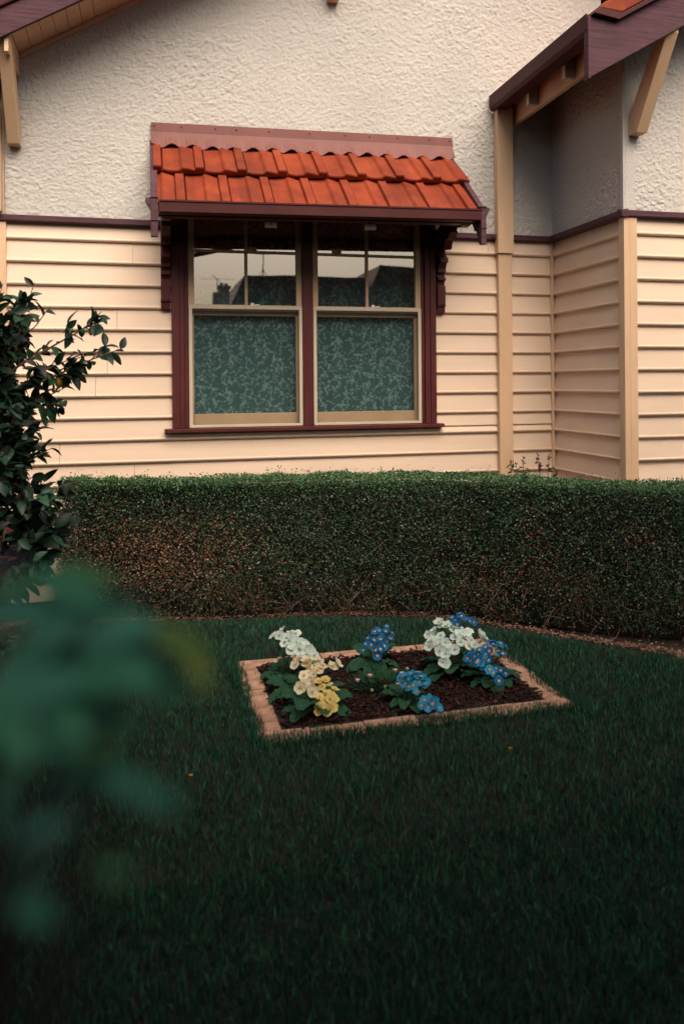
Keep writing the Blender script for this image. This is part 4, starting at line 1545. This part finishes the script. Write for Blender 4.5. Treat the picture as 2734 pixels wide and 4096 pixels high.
# daisy plant with fine leaves and pink buds
dz = empty('daisy_plant', (1.10, -2.03, 0.012))
tag(dz, 'small daisy plant with pink buds and fine leaves in the bed centre', 'daisy')
N = 700
ang = rng.uniform(0, 6.283, N)
rad = np.sqrt(rng.random(N)) * 0.15
pos = np.stack([np.cos(ang) * rad, np.sin(ang) * rad * 0.8, rng.uniform(0, 0.02, N)], 1)
tipd = np.stack([np.cos(ang), np.sin(ang), rng.uniform(0.3, 1.6, N)], 1) + rng.normal(0, 0.4, (N, 3))
V, F = scatter(LEAF6_V, LEAF6_F, pos, frames(np.tile([0, 0, 1.0], (N, 1)) + rng.normal(0, .3, (N, 3)), tipd), np.stack([rng.uniform(0.004, 0.008, N), rng.uniform(0.03, 0.065, N), np.full(N, 0.02)], 1))
bulk('foliage', V, F, PRIML, dz)
for i, p in enumerate(FLW['daisy']):
    b = MB()
    r_ = 0.013 if i in (0, 1, 2, 3, 4) else 0.0085
    top = Vector((0, 0, 0))
    if i < 5:
        for k in range(14):
            a = 2 * math.pi * k / 14
            b.add([(math.cos(a - .2) * r_ * 0.3, math.sin(a - .2) * r_ * 0.3, 0.002), (math.cos(a - .22) * r_, math.sin(a - .22) * r_, 0.010), (math.cos(a + .22) * r_, math.sin(a + .22) * r_, 0.010), (math.cos(a + .2) * r_ * 0.3, math.sin(a + .2) * r_ * 0.3, 0.002)], [(0, 1, 2, 3)], 0)
        b.ball((0, 0, 0.003), r_ * 0.7, 8, 5, 0, (1, 1, 0.8))
    else:
        b.ball((0, 0, 0.004), r_, 8, 6, 1)
    b.tube([(0, 0, 0), (0.004, 0.003, -p[2] * 0.5), (0.006, 0.0, -p[2] + 0.015)], 0.0012, 4, 2, False)
    o_ = b.build('flower', [P_PINK, CALYX, STEMG], dz, (0, 0, 0))
    o_.location = Vector(p) - dz.location

# dandelions in the lawn
for (x, y, lab) in ((1.37, -2.862, 'yellow dandelion in the open lawn to the right of the bed front'), (0.136, -2.758, 'yellow dandelion in the lawn left of the flower bed')):
    b = MB()
    rr = random.Random(int(x * 100))
    for k in range(46):
        a = rr.uniform(0, 6.283)
        q = rr.uniform(0.3, 1)
        L = 0.009 * q
        s_ = 0.0016
        h = 0.05 + 0.005 * (1 - q)
        b.add([(math.cos(a) * 0.002 - math.sin(a) * s_, math.sin(a) * 0.002 + math.cos(a) * s_, h), (math.cos(a) * 0.002 + math.sin(a) * s_, math.sin(a) * 0.002 - math.cos(a) * s_, h), (math.cos(a) * L + math.sin(a) * s_, math.sin(a) * L - math.cos(a) * s_, h + 0.003), (math.cos(a) * L - math.sin(a) * s_, math.sin(a) * L + math.cos(a) * s_, h + 0.003)], [(0, 1, 2, 3)], 0)
    o_ = b.build('flower', DANDEL, None)
    b2 = MB()
    b2.tube([(0, 0, 0), (0.002, 0, 0.025), (0, 0, 0.05)], 0.0015, 5)
    r0 = empty('dandelion', (x, y, 0))
    tag(r0, lab, 'dandelion', 'dandelions in the lawn')
    o_.parent = r0
    b2.build('stem', STEMG, r0)

# ================================================================== LEMON TREE (left)
LT = Vector((-0.80, -1.42, 0.0))
lemon = empty('lemon_tree', tuple(LT))
tag(lemon, 'dark leafy lemon tree beside the left end of the hedge', 'lemon tree')
br = MB()
rr = random.Random(17)
leafp, leafn, leaft, leafs = [], [], [], []
TRK = [Vector((-0.80, -1.42, 0)), Vector((-0.78, -1.40, 0.45)), Vector((-0.80, -1.43, 0.95)), Vector((-0.76, -1.42, 1.45)), Vector((-0.74, -1.41, 1.85))]
br.tube(TRK, [0.032, 0.027, 0.022, 0.016, 0.009], 8)


def on_trunk(z):
    for a, b in zip(TRK[:-1], TRK[1:]):
        if a.z <= z <= b.z:
            return a.lerp(b, (z - a.z) / (b.z - a.z))
    return TRK[-1].copy()


def twig_leaves(pts, n, size=0.082, spread=1.0, from_t=0.25):
    for k in range(n):
        t = from_t + (1 - from_t) * (k + rr.random() * 0.8) / n
        t = min(t, 0.999)
        seg = t * (len(pts) - 1)
        i = int(seg)
        p = pts[i].lerp(pts[i + 1], seg - i)
        d = (pts[i + 1] - pts[i]).normalized()
        a = rr.uniform(0, 6.283)
        side = d.orthogonal().normalized()
        side.rotate(Matrix.Rotation(a, 3, d))
        tip_ = (d * rr.uniform(0.2, 0.9) + side * rr.uniform(0.4, 1.0) * spread + Vector((0, 0, rr.uniform(-0.45, 0.25)))).normalized()
        nn = Vector((rr.uniform(-.6, .6), rr.uniform(-.9, .3), rr.uniform(0.1, 1.0)))
        leafp.append(p)
        leafn.append(nn)
        leaft.append(tip_)
        L = size * rr.uniform(0.7, 1.2)
        leafs.append((L * rr.uniform(0.44, 0.58), L, L * rr.uniform(0.6, 1.4)))


def branch(z0, end, n, r0=0.008, size=0.082, subs=2, sag=0.0):
    a = on_trunk(z0)
    e = Vector(end)
    pts = [a]
    for k in range(1, 5):
        t = k / 4
        p = a.lerp(e, t) + Vector((rr.uniform(-.025, .025), rr.uniform(-.025, .025), rr.uniform(-.02, .02) + sag * math.sin(t * math.pi))) * (1 if k < 4 else 0)
        pts.append(p)
    br.tube(pts, [r0, r0 * 0.8, r0 * 0.6, r0 * 0.42, r0 * 0.25], 5, 0, False)
    twig_leaves(pts, n, size)
    for s_ in range(subs):
        t = rr.uniform(0.35, 0.9)
        seg = t * 4
        i = int(seg)
        p = pts[i].lerp(pts[i + 1], seg - i)
        d = (pts[i + 1] - pts[i]).normalized() + Vector((rr.uniform(-.7, .7), rr.uniform(-.7, .7), rr.uniform(-.5, .8)))
        d.normalize()
        L = rr.uniform(0.06, 0.14)
        q = [p, p + d * L * 0.5 + Vector((0, 0, 0.01)), p + d * L]
        br.tube(q, [r0 * 0.4, r0 * 0.3, r0 * 0.15], 4, 0, False)
        twig_leaves(q, 5, size, 1.0, 0.1)


# main sprays, placed after the outline of the tree
branch(1.60, (-0.57, -1.44, 2.03), 9)
branch(1.65, (-0.72, -1.45, 2.02), 9)
branch(1.55, (-0.49, -1.50, 1.90), 8)
branch(1.50, (-0.24, -1.54, 1.84), 16, 0.009, 0.078, 5)
branch(1.45, (-0.13, -1.55, 1.69), 18, 0.009, 0.078, 5)
branch(1.45, (-0.28, -1.50, 1.66), 12, 0.007, 0.08, 3)
branch(1.35, (-0.40, -1.47, 1.50), 11, 0.008, 0.082, 3)
branch(1.30, (-0.42, -1.50, 1.42), 9, 0.007, 0.082, 2)
branch(1.10, (-0.50, -1.48, 1.30), 9)
branch(1.0, (-0.49, -1.46, 1.18), 9)
branch(0.9, (-0.55, -1.50, 1.06), 9, 0.007, 0.085, 2)
branch(0.75, (-0.44, -1.48, 0.98), 9, 0.007, 0.095, 2)
branch(0.70, (-0.46, -1.50, 0.86), 9, 0.008, 0.098, 2)
branch(0.55, (-0.42, -1.52, 0.80), 9, 0.008, 0.10, 2)
branch(0.50, (-0.52, -1.50, 0.66), 8, 0.007, 0.10, 2)
branch(0.45, (-0.60, -1.55, 0.56), 8, 0.007, 0.10, 2)
for k in range(250):
    z1 = rr.uniform(0.55, 1.92)
    wide = 0.20 + 0.12 * math.sin(z1 * 2.2 + 1.0)
    e = (-0.70 + rr.uniform(-0.55, wide), -1.42 + rr.uniform(-0.30, 0.24), z1)
    branch(max(0.3, z1 - rr.uniform(0.1, 0.4)), e, 10, 0.005, 0.08, 2)
br.build('trunk', TWIG, lemon, tuple(LT))
lp = np.array([tuple(p) for p in leafp]) - np.array(LT)
V, F = scatter(BIG_V, BIG_F, lp, frames(np.array([tuple(p) for p in leafn]), np.array([tuple(p) for p in leaft])), np.array(leafs))
bulk('foliage', V, F, LEMONL, lemon, None, True)
for (p, r, mt) in (((-0.455, -1.46, 1.52), 0.027, LEMONF), ((-0.290, -1.535, 1.775), 0.018, LEMONF), ((-0.335, -1.53, 1.77), 0.02, LEMONG), ((-0.30, -1.53, 1.60), 0.018, LEMONG)):
    b = MB()
    b.ball((0, 0, 0), r, 16, 12, 0, (0.78, 0.78, 1.15))
    b.ball((0, 0, -r * 1.12), r * 0.22, 8, 6, 0)
    o_ = b.build('lemon', mt, lemon, (0, 0, 0), 0, True)
    o_.location = Vector(p) - LT

# ================================================================== SHRUBS AT THE LEFT
def shrub(name, label, cat, base, tips, mats, pick, lsize, nper, seed, rad=0.004, stemmat=TWIG):
    root = empty(name, base)
    tag(root, label, cat)
    rr_ = random.Random(seed)
    B = Vector(base)
    st = MB()
    P_, N_, T_, S_, M_ = [], [], [], [], []
    for (x, y, z, m) in tips:
        e = Vector((x, y, z))
        mid = B.lerp(e, 0.55) + Vector((rr_.uniform(-.03, .03), rr_.uniform(-.03, .03), 0.05))
        b0 = B + Vector((rr_.uniform(-.03, .03), rr_.uniform(-.03, .03), 0))
        st.tube([b0, mid, e], [rad, rad * 0.7, rad * 0.3], 5, 0, False)
        for k in range(nper):
            t = 0.55 + 0.45 * (k + 0.5) / nper
            p = mid.lerp(e, (t - 0.55) / 0.45)
            d = (e - mid).normalized()
            side = d.orthogonal().normalized()
            side.rotate(Matrix.Rotation(k * 2.4 + rr_.uniform(-.4, .4), 3, d))
            P_.append(p)
            T_.append(d * rr_.uniform(0.2, 0.8) + side)
            N_.append(Vector((rr_.uniform(-.5, .5), rr_.uniform(-.8, .2), rr_.uniform(0.3, 1))))
            L = lsize * rr_.uniform(0.75, 1.25)
            S_.append((L * 0.55, L, L))
            M_.append(m)
    st.build('stems', stemmat, root, base)
    A = lambda q: np.array([tuple(v) for v in q])
    V, F = scatter(BIG_V, BIG_F, A(P_) - np.array(base), frames(A(N_), A(T_)), np.array(S_))
    bulk('foliage', V, F, mats, root, np.repeat(np.array(M_), len(BIG_F[0])), True)
    return root


rr = random.Random(3)
tips = [(-0.78 + rr.uniform(-.18, .16), -2.0 + rr.uniform(-.1, .15), rr.uniform(0.52, 0.86), 0) for _ in range(34)]
shrub('red_leaved_shrub', 'small shrub with reddish leaves under the lemon tree at far left', 'shrub', (-0.82, -1.98, 0), tips, [REDL], None, 0.05, 9, 5)
tips = [(-0.62 + rr.uniform(-.2, .2), -1.75 + rr.uniform(-.2, .2), rr.uniform(0.10, 0.36), 0) for _ in range(34)]
shrub('low_shrub', 'low dark green bush at the foot of the lemon tree', 'shrub', (-0.68, -1.78, 0), tips, [HEDGE_G], None, 0.045, 9, 6)

# foreground shrub, close to the lens
FORE = [
    (-0.0277, -5.3682, 1.3966, 0.0020, -5.3879, 1.4082, 0.0200, 0),
    (-0.0155, -5.3358, 1.3945, -0.0030, -5.3512, 1.3764, 0.0115, 0),
    (-0.0056, -5.3559, 1.3973, 0.0239, -5.3755, 1.3897, 0.0125, 1),
    (0.0120, -5.3602, 1.3954, 0.0228, -5.3753, 1.3738, 0.0103, 1),
    (-0.0408, -5.3650, 1.3812, 0.0021, -5.3879, 1.3891, 0.0233, 0),
    (-0.0155, -5.3358, 1.3727, 0.0078, -5.3539, 1.3633, 0.0133, 0),
    (-0.0553, -5.3614, 1.3837, -0.0272, -5.3807, 1.4102, 0.0204, 0),
    (-0.0702, -5.3401, 1.4060, -0.0369, -5.3606, 1.4035, 0.0169, 0),
    (-0.0530, -5.3266, 1.4167, -0.0174, -5.3477, 1.4030, 0.0157, 0),
    (-0.0710, -5.3044, 1.4051, -0.0299, -5.3269, 1.4150, 0.0148, 2),
    (-0.0453, -5.2930, 1.4104, -0.0158, -5.3126, 1.4052, 0.0123, 2),
    (-0.0692, -5.3846, 1.3768, -0.0271, -5.4073, 1.3962, 0.0266, 0),
    (-0.0575, -5.3963, 1.3909, -0.0403, -5.4129, 1.3689, 0.0154, 0),
    (-0.0458, -5.3638, 1.3825, -0.0252, -5.3812, 1.3634, 0.0142, 0),
    (-0.0277, -5.3682, 1.3656, -0.0225, -5.3819, 1.3822, 0.0114, 3),
    (-0.0508, -5.3802, 1.3686, -0.0261, -5.3987, 1.3651, 0.0134, 0),
    (-0.0306, -5.3852, 1.3548, -0.0148, -5.4015, 1.3692, 0.0115, 2),
    (-0.0144, -5.4512, 1.3818, -0.0004, -5.4670, 1.3812, 0.0082, 0),
    (-0.0062, -5.4532, 1.3756, 0.0083, -5.4691, 1.3778, 0.0074, 0),
    (-0.0516, -5.4155, 1.3466, -0.0448, -5.4295, 1.3785, 0.0153, 0),
    (-0.0407, -5.4447, 1.3613, -0.0233, -5.4613, 1.3738, 0.0105, 0),
    (-0.0170, -5.4505, 1.3536, -0.0065, -5.4655, 1.3573, 0.0064, 2),
    (-0.0429, -5.4442, 1.3431, -0.0312, -5.4594, 1.3626, 0.0118, 0),
    (-0.0399, -5.4538, 1.3489, -0.0268, -5.4693, 1.3501, 0.0088, 0),
    (-0.0642, -5.3592, 1.3708, -0.0468, -5.3759, 1.4021, 0.0170, 0),
    (-0.0601, -5.3248, 1.3846, -0.0150, -5.3483, 1.3788, 0.0176, 4),
    (-0.0309, -5.3143, 1.3664, 0.0071, -5.3360, 1.3843, 0.0163, 4),
    (-0.0338, -5.3313, 1.3609, -0.0042, -5.3509, 1.3485, 0.0130, 4),
    (-0.0540, -5.3440, 1.3418, -0.0178, -5.3653, 1.3636, 0.0171, 4),
    (-0.0698, -5.2959, 1.3877, -0.0227, -5.3198, 1.3950, 0.0183, 4),
    (-0.0420, -5.3027, 1.3832, -0.0061, -5.3239, 1.4031, 0.0139, 4),
    (-0.0086, -5.3198, 1.3733, 0.0162, -5.3382, 1.3595, 0.0116, 4),
    (-0.0389, -5.3832, 1.3481, -0.0097, -5.4027, 1.3590, 0.0133, 4),
    (-0.0371, -5.3128, 1.3763, -0.0253, -5.3280, 1.3988, 0.0115, 0),
    (-0.0831, -5.2749, 1.4024, -0.0590, -5.2932, 1.4180, 0.0146, 3),
]
FB_ = Vector((-0.34, -5.25, 0.0))
fsh = empty('foreground_shrub', tuple(FB_))
tag(fsh, 'blurred green shrub close to the camera at lower left', 'shrub')
LV, LM = MB(), []
st = MB()
rr = random.Random(9)
for (bx_, by_, bz_, tx_, ty_, tz_, w_, mt_) in FORE:
    b_, t_ = Vector((bx_, by_, bz_)), Vector((tx_, ty_, tz_))
    d_ = t_ - b_
    L = d_.length
    d_.normalize()
    n_ = (Vector((0, 0, 1)) * 0.8 + (Vector((0, -5.7, 1.5)) - b_).normalized() * 0.7 + Vector((rr.uniform(-.2, .2), 0, 0))).normalized()
    s_ = d_.cross(n_).normalized()
    n_ = s_.cross(d_)
    pts = [b_ + s_ * (v[0] * w_) + d_ * (v[1] * L) + n_ * (v[2] * w_ * 0.6) for v in BIG_V]
    LV.add(pts, [tuple(f) for f in BIG_F[0]], mt_)
    root_ = FB_ + Vector((rr.uniform(-.06, .06), rr.uniform(-.06, .06), 0))
    st.tube([root_, root_.lerp(b_, 0.5) + Vector((rr.uniform(-.04, .02), 0.02, 0.06)), b_], [0.0030, 0.0022, 0.0008], 5, 0, False)
st.build('stems', DARKTWIG, fsh, tuple(FB_))
LV.build('foliage', [FOREL, FOREY, FOREO, REDL, FORED], fsh, tuple(FB_), 0, True)

# weeds behind the hedge
for (tips, base, lab) in (
        ([(2.56, -0.45, 0.93), (2.60, -0.45, 0.90), (2.66, -0.45, 0.94)], (2.60, -0.45, 0), 'short flowering weed behind the hedge in front of the downpipe'),
        ([(2.77, -0.45, 0.97), (2.78, -0.46, 0.91), (2.87, -0.44, 0.95), (2.90, -0.45, 0.87)], (2.82, -0.45, 0), 'taller flowering weed behind the hedge by the inner wall corner')):
    root = empty('weed', base)
    tag(root, lab, 'weed', 'weeds behind the hedge')
    st = MB()
    bd = MB()
    lf_p, lf_n, lf_t, lf_s = [], [], [], []
    rr = random.Random(int(base[0] * 77))
    for tp in tips:
        e = Vector(tp)
        b0 = Vector(base)
        st.tube([b0, b0.lerp(e, 0.6) + Vector((rr.uniform(-.02, .02), 0, 0)), e], [0.003, 0.0024, 0.0016], 5, 0, False)
        bd = MB()
        for k in range(9):
            p = e + Vector((rr.uniform(-.014, .014), rr.uniform(-.012, .012), rr.uniform(-.045, .008)))
            bd.ball(p, rr.uniform(0.004, 0.0075), 6, 5, 0)
        bd.build('bud_cluster', BUDM, root, base, 0, True)
        for k in range(4):
            lf_p.append(tuple(b0.lerp(e, rr.uniform(0.84, 0.96)) - b0))
            lf_t.append((rr.uniform(-1, 1), rr.uniform(-.6, .3), rr.uniform(-.3, .6)))
            lf_n.append((rr.uniform(-.4, .4), -0.4, 1))
            lf_s.append((0.022, rr.uniform(0.035, 0.055), 0.04))
    st.build('stems', DARKTWIG, root, base)
    V, F = scatter(BIG_V, BIG_F, np.array(lf_p), frames(np.array(lf_n), np.array(lf_t)), np.array(lf_s))
    bulk('foliage', V, F, LEMONL, root, None, True)

# ================================================================== ACROSS THE STREET (seen mirrored in the panes)
NB = (6.2, -27.0, 0.0)
nb = empty('neighbouring_house', NB)
tag(nb, 'house with dark gabled roof and aerials across the street, mirrored in the panes', 'house')
w = MB()
w.box(3.0, 11.6, -31.0, -25.2, 0.0, 3.6)
w.build('wall', RENDER, nb, NB)
r_ = MB()
r_.prism([(2.55, 3.5), (3.5, 5.66), (8.4, 5.66), (8.4, 3.5)], -31.5, -24.0, 'y')
r_.prism([(7.6, 3.5), (8.48, 5.45), (8.75, 6.1), (11.2, 6.0), (12.6, 3.5)], -30.5, -23.6, 'y')
r_.build('roof', ROOFGREY, nb, NB)
ch = MB()
ch.box(2.56, 2.93, -24.6, -24.0, 3.4, 5.12)
ch.box(2.50, 2.99, -24.66, -23.94, 5.12, 5.2)
ch.box(2.60, 2.73, -24.4, -24.2, 5.2, 5.34)
ch.box(2.78, 2.91, -24.4, -24.2, 5.2, 5.32)
ch.box(2.33, 2.56, -24.5, -24.1, 3.4, 4.98)
ch.build('chimney', RENDER, nb, NB)
an = MB()
an.tube([(4.235, -24.2, 5.6), (4.235, -24.2, 6.5)], 0.022, 6)
an.tube([(3.98, -24.2, 6.48), (4.50, -24.2, 6.50)], 0.014, 5)
an.tube([(4.235, -24.2, 5.95), (4.07, -24.2, 5.62)], 0.014, 5)
an.tube([(4.235, -24.2, 5.95), (4.40, -24.2, 5.62)], 0.014, 5)
an.build('antenna', METAL, nb, NB)
an = MB()
an.tube([(2.49, -24.3, 4.6), (2.49, -24.3, 5.5)], 0.018, 6)
an.tube([(1.85, -24.3, 5.49), (3.2, -24.3, 5.51)], 0.008, 5)
an.tube([(2.30, -24.1, 5.62), (2.62, -24.5, 5.44)], 0.012, 5)
an.build('antenna', METAL, nb, NB)
nw = MB()
nw.box(2.9, 3.7, -25.2, -25.12, 1.9, 3.1)
nw.build('window', WHITEP, nb, NB)

# tall hedge added behind the camera to shade lawn and darken lower panes
FHO = (1.0, -9.0, 0.0)
fh = empty('added_shade_hedge', FHO)
tag(fh, 'tall hedge added behind the camera to shade the near lawn', 'hedge')
N = 26000
hx = rng.uniform(-9, 11, N)
side = rng.random(N)
FHZ = 2.82
hz = np.where(side < 0.75, rng.uniform(0.02, FHZ, N), FHZ - np.abs(rng.normal(0, 0.03, N)))
hy = np.where(side < 0.75, -8.6 - np.abs(rng.normal(0, 0.08, N)), rng.uniform(-9.5, -8.6, N)) + 0.1 * (vnoise2(hx * 2, hz * 2, 3) - 0.5)
V, F = scatter(LEAF6_V, LEAF6_F, np.stack([hx, hy, hz], 1) - np.array(FHO), frames(rng.normal(0, 0.6, (N, 3)) + [0, 0.6, 0.6], rng.normal(0, 1, (N, 3))), np.stack([rng.uniform(0.03, 0.05, N), rng.uniform(0.06, 0.1, N), np.full(N, 0.05)], 1))
bulk('foliage', V, F, SHADEL, fh)
ic = MB()
ic.box(-9, 11, -9.4, -8.72, 0, FHZ - 0.08)
ic.build('dark_core', DARKTWIG, fh, FHO)

# unseen tree added above the camera so its crown shades the near lawn
TB = (-2.6, -7.6, 0.0)
tr = empty('added_shade_tree', TB)
tag(tr, 'unseen spreading tree added above the camera to shade the near lawn', 'tree')
rr = random.Random(41)
tk = MB()
tk.tube([(-2.6, -7.6, 0), (-2.58, -7.6, 1.2), (-2.5, -7.5, 2.4), (-2.4, -7.4, 3.4)], [0.17, 0.14, 0.12, 0.09], 10)
cpos = []
for k in range(230):
    ex, ey = rr.uniform(-8.5, 10.0), -4.3 - 9.7 * rr.random()
    ez = 3.80 + 0.27 * (-ey - 4.0) + rr.uniform(0, 0.30)
    a0 = Vector((-2.45, -7.45, rr.uniform(2.9, 3.6)))
    mid = a0.lerp(Vector((ex, ey, ez)), 0.5) + Vector((0, 0, 0.55))
    tk.tube([a0, mid, (ex, ey, ez)], [0.05, 0.03, 0.01], 6, 0, False)
    cpos.append((ex, ey, ez))
tk.build('trunk', TWIG, tr, TB)
cc = np.array(cpos)
N = 70000
w_ = rng.integers(0, len(cc), N)
pp = cc[w_] + rng.normal(0, 1, (N, 3)) * np.array([0.42, 0.34, 0.15])
pp[:, 1] = np.minimum(pp[:, 1], -4.0 - 0.3 * rng.random(N))
pp[:, 2] = np.maximum(pp[:, 2], 3.6 + 0.27 * (-pp[:, 1] - 4.0))
V, F = scatter(LEAF6_V, LEAF6_F, pp - np.array(TB), frames(rng.normal(0, 0.5, (N, 3)) + [0, 0, 1], rng.normal(0, 1, (N, 3)) * [1, 1, 0.5]), np.stack([rng.uniform(0.05, 0.08, N), rng.uniform(0.09, 0.15, N), np.full(N, 0.06)], 1))
bulk('crown', V, F, SHADEL, tr)
